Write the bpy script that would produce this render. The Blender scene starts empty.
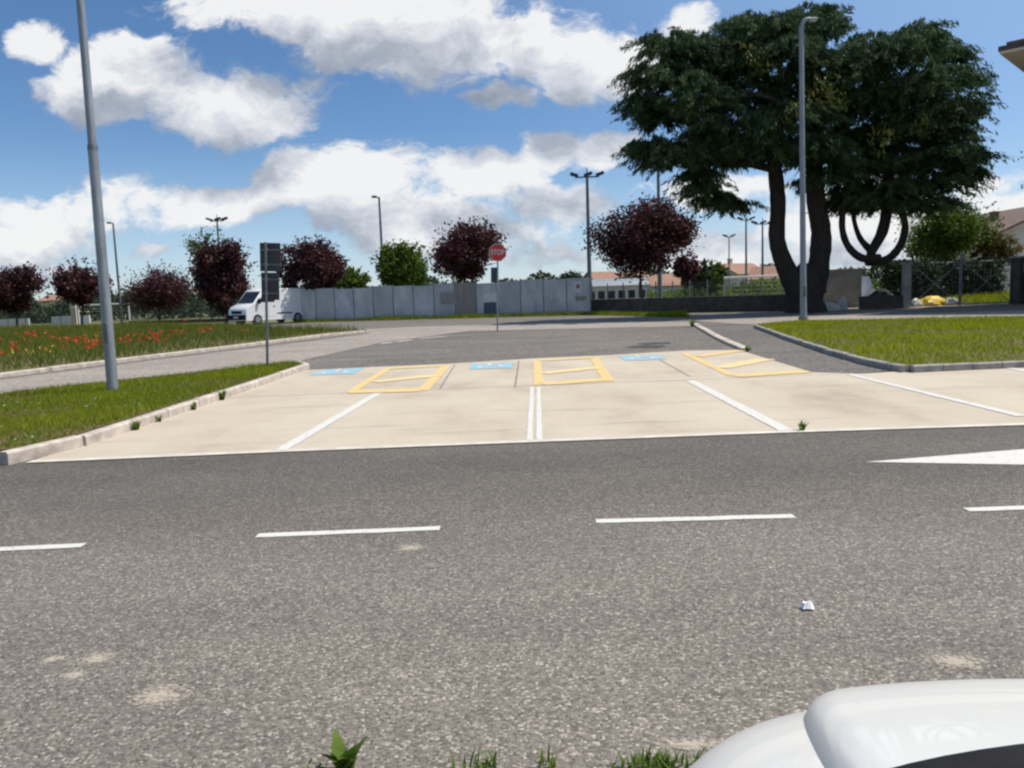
import bpy, bmesh, math, random
import numpy as np
from mathutils import Vector

scene = bpy.context.scene
COL = scene.collection
random.seed(7)
RNG = np.random.default_rng(11)

# ------------------------------------------------------------------ camera
F = 800.0; EYE = 1.5
PITCH = math.atan(90 / F); YAW = math.atan(23 / F); ROLL = 0.037
cd = np.array([-math.sin(YAW) * math.cos(PITCH), math.cos(YAW) * math.cos(PITCH), -math.sin(PITCH)])
_r0 = np.array([math.cos(YAW), math.sin(YAW), 0.0]); _u0 = np.cross(_r0, cd)
cr = math.cos(ROLL) * _r0 - math.sin(ROLL) * _u0
cu = math.cos(ROLL) * _u0 + math.sin(ROLL) * _r0
CP = np.array([0.0, 0.0, EYE])
cam = bpy.data.cameras.new('camera'); camo = bpy.data.objects.new('camera', cam); COL.objects.link(camo)
from mathutils import Matrix
m = Matrix.Identity(4)
for i in range(3):
    m[i][0] = cr[i]; m[i][1] = cu[i]; m[i][2] = -cd[i]; m[i][3] = CP[i]
camo.matrix_world = m
cam.sensor_width = 36; cam.lens = 36 * F / 1024; cam.clip_start = 0.05; cam.clip_end = 8000
scene.camera = camo
scene.cycles.filter_width = 2.4

def ray(x, y): return cd + cr * (x - 512) / F + cu * (384 - y) / F
def W(x, y, z=0.0):                       # survey point on the level z
    v = ray(x, y); return CP + v * (z - EYE) / v[2]
def D(x, y, Y):                           # survey point at the distance Y along the parking bays
    v = ray(x, y); return CP + v * Y / v[1]

# ------------------------------------------------------------------ light
SUN_AZ, SUN_EL = math.radians(80), math.radians(60)
sl = bpy.data.lights.new('sun', 'SUN'); sl.energy = 4.2; sl.angle = math.radians(0.53); sl.color = (1, .945, .85)
so = bpy.data.objects.new('sun', sl); COL.objects.link(so)
sv = Vector((math.sin(SUN_AZ) * math.cos(SUN_EL), math.cos(SUN_AZ) * math.cos(SUN_EL), math.sin(SUN_EL)))
so.rotation_euler = sv.to_track_quat('Z', 'Y').to_euler(); so.location = sv * 60

world = bpy.data.worlds.new('World'); scene.world = world; world.use_nodes = True
wn = world.node_tree.nodes; wl = world.node_tree.links; wn.clear()
world.cycles.sampling_method = 'MANUAL'; world.cycles.sample_map_resolution = 512
SKY_K = 0.090
def make_sky():
    out = wn.new('ShaderNodeOutputWorld'); bg = wn.new('ShaderNodeBackground')
    sky = wn.new('ShaderNodeTexSky'); sky.sky_type = 'NISHITA'; sky.sun_disc = False
    sky.sun_elevation = SUN_EL; sky.sun_rotation = SUN_AZ; sky.altitude = 1500
    sky.air_density = 1.0; sky.dust_density = .7; sky.ozone_density = 3.5
    # the cloud field: a group giving cloud thickness in one direction of the sky
    g = bpy.data.node_groups.new('cloud_field', 'ShaderNodeTree')
    g.interface.new_socket('P', in_out='INPUT', socket_type='NodeSocketVector')
    g.interface.new_socket('Fac', in_out='OUTPUT', socket_type='NodeSocketFloat')
    gn, gl = g.nodes, g.links
    gi = gn.new('NodeGroupInput'); go = gn.new('NodeGroupOutput')
    def M(op, a, b=None, c=None):
        n = gn.new('ShaderNodeMath'); n.operation = op
        for k, v in enumerate((a, b, c)):
            if v is None: continue
            if hasattr(v, 'is_output'): gl.new(v, n.inputs[k])
            else: n.inputs[k].default_value = v
        return n.outputs[0]
    warp = gn.new('ShaderNodeTexNoise'); warp.inputs['Scale'].default_value = 9; warp.inputs['Detail'].default_value = 3
    gl.new(gi.outputs[0], warp.inputs['Vector'])
    wsub = gn.new('ShaderNodeVectorMath'); wsub.operation = 'MULTIPLY_ADD'
    gl.new(warp.outputs['Color'], wsub.inputs[0]); wsub.inputs[1].default_value = (.09, .07, 0)
    va = gn.new('ShaderNodeVectorMath'); va.operation = 'SUBTRACT'; gl.new(gi.outputs[0], va.inputs[0]); va.inputs[1].default_value = (.045, .035, 0)
    gl.new(va.outputs[0], wsub.inputs[2]); P = wsub.outputs[0]
    EL = [  # px, py, rx, ry, weight: where the cumulus stand
        (32, 36, 36, 24, .9), (120, 80, 90, 42, .95), (135, 45, 48, 26, .9), (235, 105, 95, 42, 1), (275, 118, 60, 28, .9), (55, 92, 38, 14, .5),
        (330, 2, 190, 34, 1), (400, 38, 130, 34, .9), (500, 45, 120, 44, 1.0), (590, 60, 75, 44, 1), (500, 100, 46, 16, .75), (690, 22, 40, 22, .5),
        (20, 235, 90, 42, .75), (120, 205, 95, 34, .75), (215, 200, 100, 24, .8), (345, 185, 80, 44, 1), (400, 215, 80, 38, .95), (480, 175, 80, 34, .95),
        (570, 150, 70, 24, .9), (470, 230, 110, 30, .7), (150, 247, 26, 11, .5), (560, 205, 90, 26, .65), (540, 255, 130, 22, .5), (30, 275, 150, 16, .55),
        (690, 195, 90, 24, .6), (730, 250, 130, 34, .7), (860, 225, 120, 50, .75), (985, 185, 75, 17, .75), (1010, 205, 60, 20, .8), (930, 250, 110, 30, .7),
        (-150, 120, 120, 60, .9), (-200, 240, 140, 40, .8), (1200, 60, 90, 40, .8), (1180, 220, 150, 35, .8), (300, -190, 260, 70, .9), (800, -260, 160, 70, .8)]
    acc = None
    for (x, y, rx, ry, w) in EL:
        v = ray(x, y); cx, cz = v[0] / v[1], v[2] / v[1]
        sx, sz = F / rx, F / ry
        ma = gn.new('ShaderNodeVectorMath'); ma.operation = 'MULTIPLY_ADD'
        gl.new(P, ma.inputs[0]); ma.inputs[1].default_value = (sx, sz, 0); ma.inputs[2].default_value = (-cx * sx, -cz * sz, 0)
        dp = gn.new('ShaderNodeVectorMath'); dp.operation = 'DOT_PRODUCT'
        gl.new(ma.outputs[0], dp.inputs[0]); gl.new(ma.outputs[0], dp.inputs[1])
        val = M('MULTIPLY_ADD', dp.outputs['Value'], -.62, w * .72 - .03)
        acc = val if acc is None else M('SMOOTH_MAX', acc, val, .22)
    acc = M('MAXIMUM', acc, -1.1)
    def fbm(scale, detail, amp, rough=.58):
        mp = gn.new('ShaderNodeVectorMath'); mp.operation = 'MULTIPLY'; gl.new(P, mp.inputs[0]); mp.inputs[1].default_value = (1, 1.5, 1)
        t = gn.new('ShaderNodeTexNoise'); t.inputs['Scale'].default_value = scale; t.inputs['Detail'].default_value = detail; t.inputs['Roughness'].default_value = rough
        gl.new(mp.outputs[0], t.inputs['Vector'])
        return M('MULTIPLY', M('SUBTRACT', t.outputs['Fac'], .5), amp)
    tot = M('ADD', acc, M('ADD', fbm(8, 10, 2.0, .62), fbm(30, 7, .75, .7)))
    gl.new(tot, go.inputs[0])

    def N(op, a, b=None, c=None, cl=False):
        n = wn.new('ShaderNodeMath'); n.operation = op; n.use_clamp = cl
        for k, v in enumerate((a, b, c)):
            if v is None: continue
            if hasattr(v, 'is_output'): wl.new(v, n.inputs[k])
            else: n.inputs[k].default_value = v
        return n.outputs[0]
    def smooth(v, a, b):
        n = wn.new('ShaderNodeMapRange'); n.interpolation_type = 'SMOOTHSTEP'; wl.new(v, n.inputs[0])
        n.inputs[1].default_value = a; n.inputs[2].default_value = b; return n.outputs[0]
    tc = wn.new('ShaderNodeTexCoord'); sep = wn.new('ShaderNodeSeparateXYZ'); wl.new(tc.outputs['Generated'], sep.inputs[0])
    ay = N('MAXIMUM', N('ABSOLUTE', sep.outputs['Y']), .08)
    comb = wn.new('ShaderNodeCombineXYZ')
    wl.new(N('DIVIDE', sep.outputs['X'], ay), comb.inputs[0]); wl.new(N('DIVIDE', sep.outputs['Z'], ay), comb.inputs[1])
    def field(off):
        a = wn.new('ShaderNodeVectorMath'); a.operation = 'ADD'; wl.new(comb.outputs[0], a.inputs[0]); a.inputs[1].default_value = off
        n = wn.new('ShaderNodeGroup'); n.node_tree = g; wl.new(a.outputs[0], n.inputs[0]); return n.outputs[0]
    d0 = field((0, 0, 0)); d1 = field((.022, .065, 0))
    cover = smooth(d0, -.02, .36)
    lit = N('MULTIPLY_ADD', N('SUBTRACT', d0, d1), .95, .70)          # thinner towards the sun = lit flank
    lit = N('SUBTRACT', lit, N('MULTIPLY', N('MULTIPLY', smooth(d0, .10, .85), .62), N('MULTIPLY_ADD', smooth(sep.outputs['Z'], .06, .24), .65, .35)), cl=True)
    ramp = wn.new('ShaderNodeValToRGB'); wl.new(lit, ramp.inputs[0])
    e = ramp.color_ramp.elements
    e[0].position = 0; e[0].color = (.31, .36, .445, 1); e[1].position = 1; e[1].color = (1, 1, 1, 1)
    k = e.new(.42); k.color = (.47, .515, .60, 1); k = e.new(.75); k.color = (.76, .79, .85, 1)
    sc = wn.new('ShaderNodeVectorMath'); sc.operation = 'SCALE'; wl.new(ramp.outputs[0], sc.inputs[0]); sc.inputs['Scale'].default_value = .70 / SKY_K
    hz = N('MULTIPLY', smooth(N('ABSOLUTE', sep.outputs['Z']), .20, 0.0), .42)     # thin veil of vapour low down
    mixh = wn.new('ShaderNodeMix'); mixh.data_type = 'RGBA'; wl.new(hz, mixh.inputs[0])
    hs = wn.new('ShaderNodeHueSaturation'); hs.inputs['Saturation'].default_value = 1.14; wl.new(sky.outputs[0], hs.inputs['Color'])
    sd = wn.new('ShaderNodeVectorMath'); sd.operation = 'DOT_PRODUCT'; wl.new(tc.outputs['Generated'], sd.inputs[0]); sd.inputs[1].default_value = tuple(sv)
    glow = wn.new('ShaderNodeMix'); glow.data_type = 'RGBA'; wl.new(hs.outputs[0], glow.inputs[6])      # the sky pales towards the sun
    glow.inputs[7].default_value = (.40 / SKY_K, .55 / SKY_K, .78 / SKY_K, 1)
    wl.new(N('MULTIPLY', smooth(sd.outputs['Value'], .18, .75), .50), glow.inputs[0]); wl.new(glow.outputs[2], mixh.inputs[6])
    mixh.inputs[7].default_value = (.44 / SKY_K, .54 / SKY_K, .68 / SKY_K, 1)
    mix = wn.new('ShaderNodeMix'); mix.data_type = 'RGBA'
    up = smooth(sep.outputs['Z'], -.01, .02)
    wl.new(N('MULTIPLY', N('MULTIPLY', cover, .96), up), mix.inputs[0]); wl.new(mixh.outputs[2], mix.inputs[6]); wl.new(sc.outputs[0], mix.inputs[7])
    wl.new(mix.outputs[2], bg.inputs[0]); bg.inputs[1].default_value = SKY_K
    wl.new(bg.outputs[0], out.inputs[0])
make_sky()
vs = scene.view_settings; vs.view_transform = 'Standard'; vs.look = 'None'; vs.exposure = 0.38; vs.gamma = 1; vs.use_curve_mapping = False
scene.cycles.max_bounces = 8; scene.cycles.transparent_max_bounces = 16

# ------------------------------------------------------------------ materials
def mat(name, c1, c2=None, scale=4.0, rough=.75, detail=6, bump=0.0, bscale=None, metal=0.0, lo=.35, hi=.65, spec=.5, stretch=(1, 1, 1), coat=0.0):
    mt = bpy.data.materials.new(name); mt.use_nodes = True
    nt = mt.node_tree; b = nt.nodes['Principled BSDF']
    b.inputs['Roughness'].default_value = rough; b.inputs['Metallic'].default_value = metal
    b.inputs['Specular IOR Level'].default_value = spec; b.inputs['Coat Weight'].default_value = coat
    if c2 is None: c2 = tuple(c * .86 for c in c1)
    tc = nt.nodes.new('ShaderNodeTexCoord'); mp = nt.nodes.new('ShaderNodeMapping'); mp.inputs['Scale'].default_value = stretch
    nt.links.new(tc.outputs['Object'], mp.inputs[0])
    n = nt.nodes.new('ShaderNodeTexNoise'); n.inputs['Scale'].default_value = scale; n.inputs['Detail'].default_value = detail; n.inputs['Roughness'].default_value = .62
    nt.links.new(mp.outputs[0], n.inputs['Vector'])
    r = nt.nodes.new('ShaderNodeValToRGB'); r.color_ramp.elements[0].position = lo; r.color_ramp.elements[1].position = hi
    r.color_ramp.elements[0].color = (*c2, 1); r.color_ramp.elements[1].color = (*c1, 1)
    nt.links.new(n.outputs['Fac'], r.inputs[0]); nt.links.new(r.outputs[0], b.inputs['Base Color'])
    if bump:
        bp = nt.nodes.new('ShaderNodeBump'); bp.inputs['Strength'].default_value = bump; bp.inputs['Distance'].default_value = .02
        n2 = nt.nodes.new('ShaderNodeTexNoise'); n2.inputs['Scale'].default_value = bscale or scale * 6; n2.inputs['Detail'].default_value = 4
        nt.links.new(mp.outputs[0], n2.inputs['Vector']); nt.links.new(n2.outputs['Fac'], bp.inputs['Height']); nt.links.new(bp.outputs[0], b.inputs['Normal'])
    return mt

def leafmat(name, ca, cb, trans=.35, rough=.55, spec=.3, dry=None):
    mt = bpy.data.materials.new(name); mt.use_nodes = True
    nt = mt.node_tree; b = nt.nodes['Principled BSDF']; out = nt.nodes['Material Output']
    b.inputs['Roughness'].default_value = rough; b.inputs['Specular IOR Level'].default_value = spec
    a = nt.nodes.new('ShaderNodeAttribute'); a.attribute_name = 'tint'
    r = nt.nodes.new('ShaderNodeValToRGB'); r.color_ramp.elements[0].color = (*ca, 1); r.color_ramp.elements[1].color = (*cb, 1)
    if dry:
        r.color_ramp.elements[0].color = (*dry, 1); q = r.color_ramp.elements.new(.10); q.color = (*dry, 1); q = r.color_ramp.elements.new(.2); q.color = (*ca, 1)
    nt.links.new(a.outputs['Fac'], r.inputs[0]); nt.links.new(r.outputs[0], b.inputs['Base Color'])
    t = nt.nodes.new('ShaderNodeBsdfTranslucent'); nt.links.new(r.outputs[0], t.inputs[0])
    mx = nt.nodes.new('ShaderNodeMixShader'); mx.inputs[0].default_value = trans
    nt.links.new(b.outputs[0], mx.inputs[1]); nt.links.new(t.outputs[0], mx.inputs[2]); nt.links.new(mx.outputs[0], out.inputs[0])
    return mt

def asphaltmat(name, dark, light, grit, speck=.30, cell=75, patch=.5, band=None):
    """aggregate set in bitumen: every little stone has its own tone"""
    mt = bpy.data.materials.new(name); mt.use_nodes = True
    nt = mt.node_tree; L = nt.links; b = nt.nodes['Principled BSDF']; b.inputs['Roughness'].default_value = .82; b.inputs['Specular IOR Level'].default_value = .35
    tc = nt.nodes.new('ShaderNodeTexCoord')
    v = nt.nodes.new('ShaderNodeTexVoronoi'); v.inputs['Scale'].default_value = cell; L.new(tc.outputs['Object'], v.inputs['Vector'])
    bw = nt.nodes.new('ShaderNodeSeparateColor'); L.new(v.outputs['Color'], bw.inputs[0])
    r = nt.nodes.new('ShaderNodeValToRGB'); e = r.color_ramp.elements
    e[0].position = 0; e[0].color = (*dark, 1); e[1].position = 1; e[1].color = (*grit, 1)
    q = e.new(.45); q.color = (*light, 1); q = e.new(1 - speck); q.color = (*(x * 1.35 for x in light), 1)
    L.new(bw.outputs[0], r.inputs[0])
    n = nt.nodes.new('ShaderNodeTexNoise'); n.inputs['Scale'].default_value = .55; n.inputs['Detail'].default_value = 8; n.inputs['Roughness'].default_value = .65
    mp = nt.nodes.new('ShaderNodeMapping'); mp.inputs['Scale'].default_value = (.45, 1.1, 1); L.new(tc.outputs['Object'], mp.inputs[0]); L.new(mp.outputs[0], n.inputs['Vector'])
    mr = nt.nodes.new('ShaderNodeMapRange'); mr.inputs[1].default_value = .3; mr.inputs[2].default_value = .7
    mr.inputs[3].default_value = 1 - patch * .5; mr.inputs[4].default_value = 1 + patch * .4; L.new(n.outputs['Fac'], mr.inputs[0])
    fac = mr.outputs[0]
    if band:                     # wheel-worn lane against the fresher lane next to the bays
        sp = nt.nodes.new('ShaderNodeSeparateXYZ'); L.new(tc.outputs['Object'], sp.inputs[0])
        ad = nt.nodes.new('ShaderNodeMath'); ad.operation = 'MULTIPLY_ADD'; L.new(n.outputs['Fac'], ad.inputs[0]); ad.inputs[1].default_value = 1.6; L.new(sp.outputs['Y'], ad.inputs[2])
        m2 = nt.nodes.new('ShaderNodeMapRange'); m2.interpolation_type = 'SMOOTHSTEP'; L.new(ad.outputs[0], m2.inputs[0])
        m2.inputs[1].default_value = band[0]; m2.inputs[2].default_value = band[1]; m2.inputs[3].default_value = band[2]; m2.inputs[4].default_value = band[3]
        mu = nt.nodes.new('ShaderNodeMath'); mu.operation = 'MULTIPLY'; L.new(fac, mu.inputs[0]); L.new(m2.outputs[0], mu.inputs[1]); fac = mu.outputs[0]
    s = nt.nodes.new('ShaderNodeVectorMath'); s.operation = 'SCALE'; L.new(r.outputs[0], s.inputs[0]); L.new(fac, s.inputs['Scale'])
    L.new(s.outputs[0], b.inputs['Base Color'])
    bp = nt.nodes.new('ShaderNodeBump'); bp.inputs['Strength'].default_value = .55; bp.inputs['Distance'].default_value = .006
    L.new(v.outputs['Distance'], bp.inputs['Height']); bp.invert = True; L.new(bp.outputs[0], b.inputs['Normal'])
    return mt

def paintmat(name, col, under, wear=.42, scale=22):
    return mat(name, col, under, scale=scale, rough=.7, detail=10, lo=wear - .14, hi=wear, bump=.1, bscale=90)

M_ = {}
M_['road'] = asphaltmat('road_asphalt', (.076, .066, .055), (.146, .127, .107), (.37, .325, .28), speck=.14, cell=94, patch=.5, band=(4.6, 7.4, 1.10, .66))
M_['street'] = asphaltmat('street_asphalt', (.075, .066, .056), (.118, .103, .087), (.28, .25, .215), speck=.25, cell=30, patch=.55)
M_['path'] = asphaltmat('path_asphalt', (.055, .049, .043), (.105, .093, .080), (.27, .245, .215), speck=.25, cell=40, patch=.6)
M_['lightstreet'] = asphaltmat('pale_street_asphalt', (.15, .128, .107), (.245, .21, .178), (.42, .37, .32), speck=.25, cell=30, patch=.4)
M_['white'] = paintmat('white_road_paint', (.57, .545, .50), (.38, .35, .31), .46)
M_['yellow'] = paintmat('yellow_road_paint', (.62, .44, .17), (.48, .39, .24), .49, 14)
M_['yellowpale'] = paintmat('worn_yellow_road_paint', (.62, .49, .24), (.48, .41, .28), .49, 14)
M_['blue'] = paintmat('blue_road_paint', (.20, .41, .50), (.36, .40, .38), .51, 9)
M_['kerb'] = mat('kerb_stone', (.56, .49, .42), (.33, .275, .235), scale=5, rough=.85, bump=.35, bscale=60)
M_['kerbgrey'] = mat('kerb_grey_concrete', (.36, .34, .31), (.20, .185, .17), scale=5, rough=.88, bump=.35, bscale=60)
M_['joint'] = mat('joint_filler', (.20, .18, .16), (.12, .11, .10), scale=8)
M_['soil'] = mat('turf_soil', (.085, .090, .012), (.11, .078, .028), scale=2.2, rough=.95, bump=.5, bscale=30)
M_['ground'] = mat('field_ground', (.10, .12, .035), (.13, .11, .055), scale=.15, rough=.95, bump=.3, bscale=2)
M_['dirt'] = mat('yard_dirt', (.30, .235, .16), (.20, .15, .10), scale=.8, rough=.95, bump=.4, bscale=12)
M_['grass'] = leafmat('short_grass', (.115, .178, .004), (.27, .30, .022), .42, .8, .08, (.27, .19, .06))
M_['lawn'] = leafmat('lawn_grass', (.165, .228, .004), (.33, .35, .016), .45, .8, .08, (.30, .25, .07))
M_['meadow'] = leafmat('tall_meadow_grass', (.060, .098, .010), (.175, .185, .035), .40, .8, .08, (.26, .21, .09))
M_['poppy'] = leafmat('poppy_petals', (.50, .05, .018), (.66, .12, .04), .4)
M_['yflower'] = leafmat('yellow_petals', (.6, .42, .03), (.75, .55, .06), .4)
M_['plum'] = leafmat('plum_leaves', (.024, .009, .012), (.115, .034, .038), .34)
M_['green'] = leafmat('green_leaves', (.035, .075, .010), (.15, .21, .032), .4, .7, .12)
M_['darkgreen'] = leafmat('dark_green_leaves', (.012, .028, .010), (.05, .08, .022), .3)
M_['cedar'] = leafmat('cedar_needles', (.013, .034, .017), (.072, .118, .044), .30, .7, .12)
M_['cedaryellow'] = leafmat('yellowing_cedar_needles', (.07, .085, .015), (.20, .19, .03), .3, .6)
M_['gold'] = leafmat('golden_leaves', (.05, .06, .012), (.22, .15, .03), .35)
M_['farwood'] = leafmat('far_wood_leaves', (.020, .034, .016), (.065, .085, .036), .25)
M_['weed'] = leafmat('weed_leaves', (.07, .14, .015), (.19, .27, .05), .42)
M_['bark'] = mat('cedar_bark', (.042, .032, .025), (.016, .013, .011), scale=3, rough=.95, bump=.9, bscale=14, stretch=(3, 3, .7))
M_['barkthin'] = mat('grey_bark', (.10, .085, .07), (.05, .04, .034), scale=6, rough=.95, bump=.6, bscale=25, stretch=(3, 3, .7))
M_['galv'] = mat('galvanised_steel', (.30, .325, .355), (.20, .22, .245), scale=3, rough=.5, metal=.35, stretch=(3, 3, .6))
M_['galvdark'] = mat('dull_grey_steel', (.16, .18, .20), (.10, .115, .13), scale=3, rough=.55, metal=.3)
M_['darksteel'] = mat('dark_steel', (.05, .053, .058), (.03, .032, .036), scale=5, rough=.5, metal=.3)
M_['signback'] = mat('sign_back_grey', (.042, .045, .048), (.028, .030, .033), scale=3, rough=.6)
M_['red'] = mat('sign_red', (.58, .03, .025), (.48, .025, .022), scale=6, rough=.42)
M_['signwhite'] = mat('sign_white', (.58, .58, .57), (.5, .5, .49), scale=6, rough=.45)
M_['lampglass'] = mat('lamp_glass', (.62, .64, .66), (.5, .52, .54), scale=5, rough=.2)
M_['hoard'] = mat('hoarding_sheet', (.50, .525, .545), (.32, .345, .37), scale=1.3, rough=.6, stretch=(1, 1, .5), bump=.05)
M_['hoardb'] = mat('hoarding_sheet_dull', (.42, .44, .455), (.31, .33, .35), scale=.9, rough=.65, stretch=(1, 1, .5))
M_['hoardply'] = mat('hoarding_brown_board', (.27, .255, .235), (.20, .188, .17), scale=1.2, rough=.75, stretch=(3, 3, .5))
M_['concretewall'] = mat('grey_wall', (.34, .335, .31), (.22, .22, .205), scale=1.4, rough=.9, bump=.3, bscale=20)
M_['darkwall'] = mat('dark_stone_wall', (.085, .072, .064), (.040, .036, .034), scale=3.5, rough=.95, bump=.8, bscale=9)
M_['plaster'] = mat('pale_plaster', (.66, .65, .60), (.56, .55, .50), scale=1.0, rough=.9)
M_['cream'] = mat('cream_plaster', (.62, .55, .42), (.52, .46, .35), scale=1.0, rough=.9)
M_['tile'] = mat('terracotta_tiles', (.33, .185, .125), (.21, .12, .085), scale=3, rough=.9, bump=.5, bscale=8, stretch=(2, .6, 1))
M_['browntile'] = mat('brown_tiles', (.19, .12, .092), (.12, .078, .062), scale=3, rough=.9, bump=.5, bscale=8)
M_['shutter'] = mat('shutter_wood', (.12, .085, .06), (.07, .05, .04), scale=6)
M_['darkglass'] = mat('dark_glass', (.02, .024, .03), (.014, .017, .022), scale=2, rough=.1, spec=.35)
M_['carwhite'] = mat('white_car_paint', (.66, .65, .62), (.645, .635, .605), scale=2, rough=.32, coat=.35)
M_['vanwhite'] = mat('white_van_paint', (.74, .745, .75), (.66, .665, .67), scale=1.5, rough=.35, coat=.3)
M_['rubber'] = mat('black_rubber', (.018, .018, .02), (.011, .011, .012), scale=12, rough=.7)
M_['blackplastic'] = mat('black_plastic', (.016, .016, .018), (.010, .010, .012), scale=20, rough=.75, spec=.15)
M_['paper'] = mat('white_paper', (.85, .84, .82), (.72, .71, .69), scale=20, rough=.8)
M_['wirewhite'] = mat('white_tube', (.72, .73, .72), (.6, .61, .6), scale=4, rough=.5)
M_['wiregreen'] = mat('green_wire', (.035, .075, .055), (.02, .05, .036), scale=4, rough=.6)
M_['wiregrey'] = mat('grey_wire', (.22, .235, .25), (.15, .165, .18), scale=4, rough=.5, metal=.3)
M_['yellowbag'] = mat('yellow_plastic', (.72, .52, .05), (.6, .42, .04), scale=6, rough=.5, bump=.4, bscale=10)
M_['whitebag'] = mat('white_plastic', (.72, .72, .70), (.55, .55, .54), scale=6, rough=.5, bump=.4, bscale=10)
M_['bluesheet'] = mat('pale_blue_sheet', (.34, .42, .58), (.58, .60, .63), scale=1.6, rough=.6)
M_['boulder'] = mat('pale_boulder', (.58, .56, .52), (.40, .38, .35), scale=4, rough=.9, bump=.5)
M_['soffit'] = mat('cream_soffit', (.78, .70, .56), (.70, .63, .50), scale=2, rough=.8)
M_['fascia'] = mat('dark_fascia', (.08, .07, .065), (.05, .045, .042), scale=4, rough=.6)
M_['hill'] = mat('far_hill_wood', (.045, .07, .035), (.03, .05, .028), scale=.02, rough=.95)
M_['noticegrey'] = mat('faded_notice', (.30, .29, .27), (.20, .20, .20), scale=3, rough=.7)
M_['noticeblue'] = mat('dark_blue_notice', (.075, .095, .15), (.05, .06, .10), scale=3, rough=.6)
M_['redfaded'] = mat('faded_red', (.34, .13, .13), (.28, .11, .11), scale=6)
M_['noticewhite'] = mat('faded_white_notice', (.60, .61, .61), (.50, .51, .52), scale=3)
M_['skyblue'] = mat('blue_plate', (.03, .045, .08), (.02, .03, .06), scale=3, rough=.5)

def concretemat():
    mt = bpy.data.materials.new('parking_concrete'); mt.use_nodes = True
    nt = mt.node_tree; L = nt.links; b = nt.nodes['Principled BSDF']; b.inputs['Roughness'].default_value = .85; b.inputs['Specular IOR Level'].default_value = .3
    tc = nt.nodes.new('ShaderNodeTexCoord')
    def noise(scale, det, st=(1, 1, 1), rough=.6):
        mp = nt.nodes.new('ShaderNodeMapping'); mp.inputs['Scale'].default_value = st; L.new(tc.outputs['Object'], mp.inputs[0])
        n = nt.nodes.new('ShaderNodeTexNoise'); n.inputs['Scale'].default_value = scale; n.inputs['Detail'].default_value = det; n.inputs['Roughness'].default_value = rough
        L.new(mp.outputs[0], n.inputs['Vector']); return n.outputs['Fac']
    r = nt.nodes.new('ShaderNodeValToRGB'); e = r.color_ramp.elements
    e[0].position = .30; e[0].color = (.345, .285, .215, 1); e[1].position = .62; e[1].color = (.485, .415, .325, 1)
    k = e.new(.45); k.color = (.44, .372, .288, 1)
    L.new(noise(.62, 7, (1, .55, 1)), r.inputs[0])
    fine = nt.nodes.new('ShaderNodeMapRange'); L.new(noise(55, 4, rough=.7), fine.inputs[0]); fine.inputs[1].default_value = .3; fine.inputs[2].default_value = .7; fine.inputs[3].default_value = .9; fine.inputs[4].default_value = 1.08
    smud = nt.nodes.new('ShaderNodeMapRange'); L.new(noise(1.1, 3, (.35, 2.2, 1)), smud.inputs[0]); smud.inputs[1].default_value = .56; smud.inputs[2].default_value = .72; smud.inputs[3].default_value = 1.0; smud.inputs[4].default_value = .83
    mu = nt.nodes.new('ShaderNodeMath'); mu.operation = 'MULTIPLY'; L.new(fine.outputs[0], mu.inputs[0]); L.new(smud.outputs[0], mu.inputs[1])
    s = nt.nodes.new('ShaderNodeVectorMath'); s.operation = 'SCALE'; L.new(r.outputs[0], s.inputs[0]); L.new(mu.outputs[0], s.inputs['Scale'])
    L.new(s.outputs[0], b.inputs['Base Color'])
    bp = nt.nodes.new('ShaderNodeBump'); bp.inputs['Strength'].default_value = .2; bp.inputs['Distance'].default_value = .004; L.new(noise(70, 5), bp.inputs['Height']); L.new(bp.outputs[0], b.inputs['Normal'])
    return mt
M_['concrete'] = concretemat()

def sandmat():
    mt = bpy.data.materials.new('spilt_sand'); mt.use_nodes = True
    nt = mt.node_tree; L = nt.links; b = nt.nodes['Principled BSDF']; b.inputs['Roughness'].default_value = .95
    b.inputs['Base Color'].default_value = (.50, .43, .34, 1)
    tc = nt.nodes.new('ShaderNodeTexCoord')
    n = nt.nodes.new('ShaderNodeTexNoise'); n.inputs['Scale'].default_value = 60; n.inputs['Detail'].default_value = 3; L.new(tc.outputs['Object'], n.inputs['Vector'])
    v = nt.nodes.new('ShaderNodeAttribute'); v.attribute_name = 'tint'
    ad = nt.nodes.new('ShaderNodeMath'); ad.operation = 'ADD'; L.new(n.outputs['Fac'], ad.inputs[0]); L.new(v.outputs['Fac'], ad.inputs[1])
    mr = nt.nodes.new('ShaderNodeMapRange'); L.new(ad.outputs[0], mr.inputs[0]); mr.inputs[1].default_value = .62; mr.inputs[2].default_value = .95; mr.inputs[4].default_value = .68
    L.new(mr.outputs[0], b.inputs['Alpha'])
    return mt
M_['sand'] = sandmat()

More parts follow.
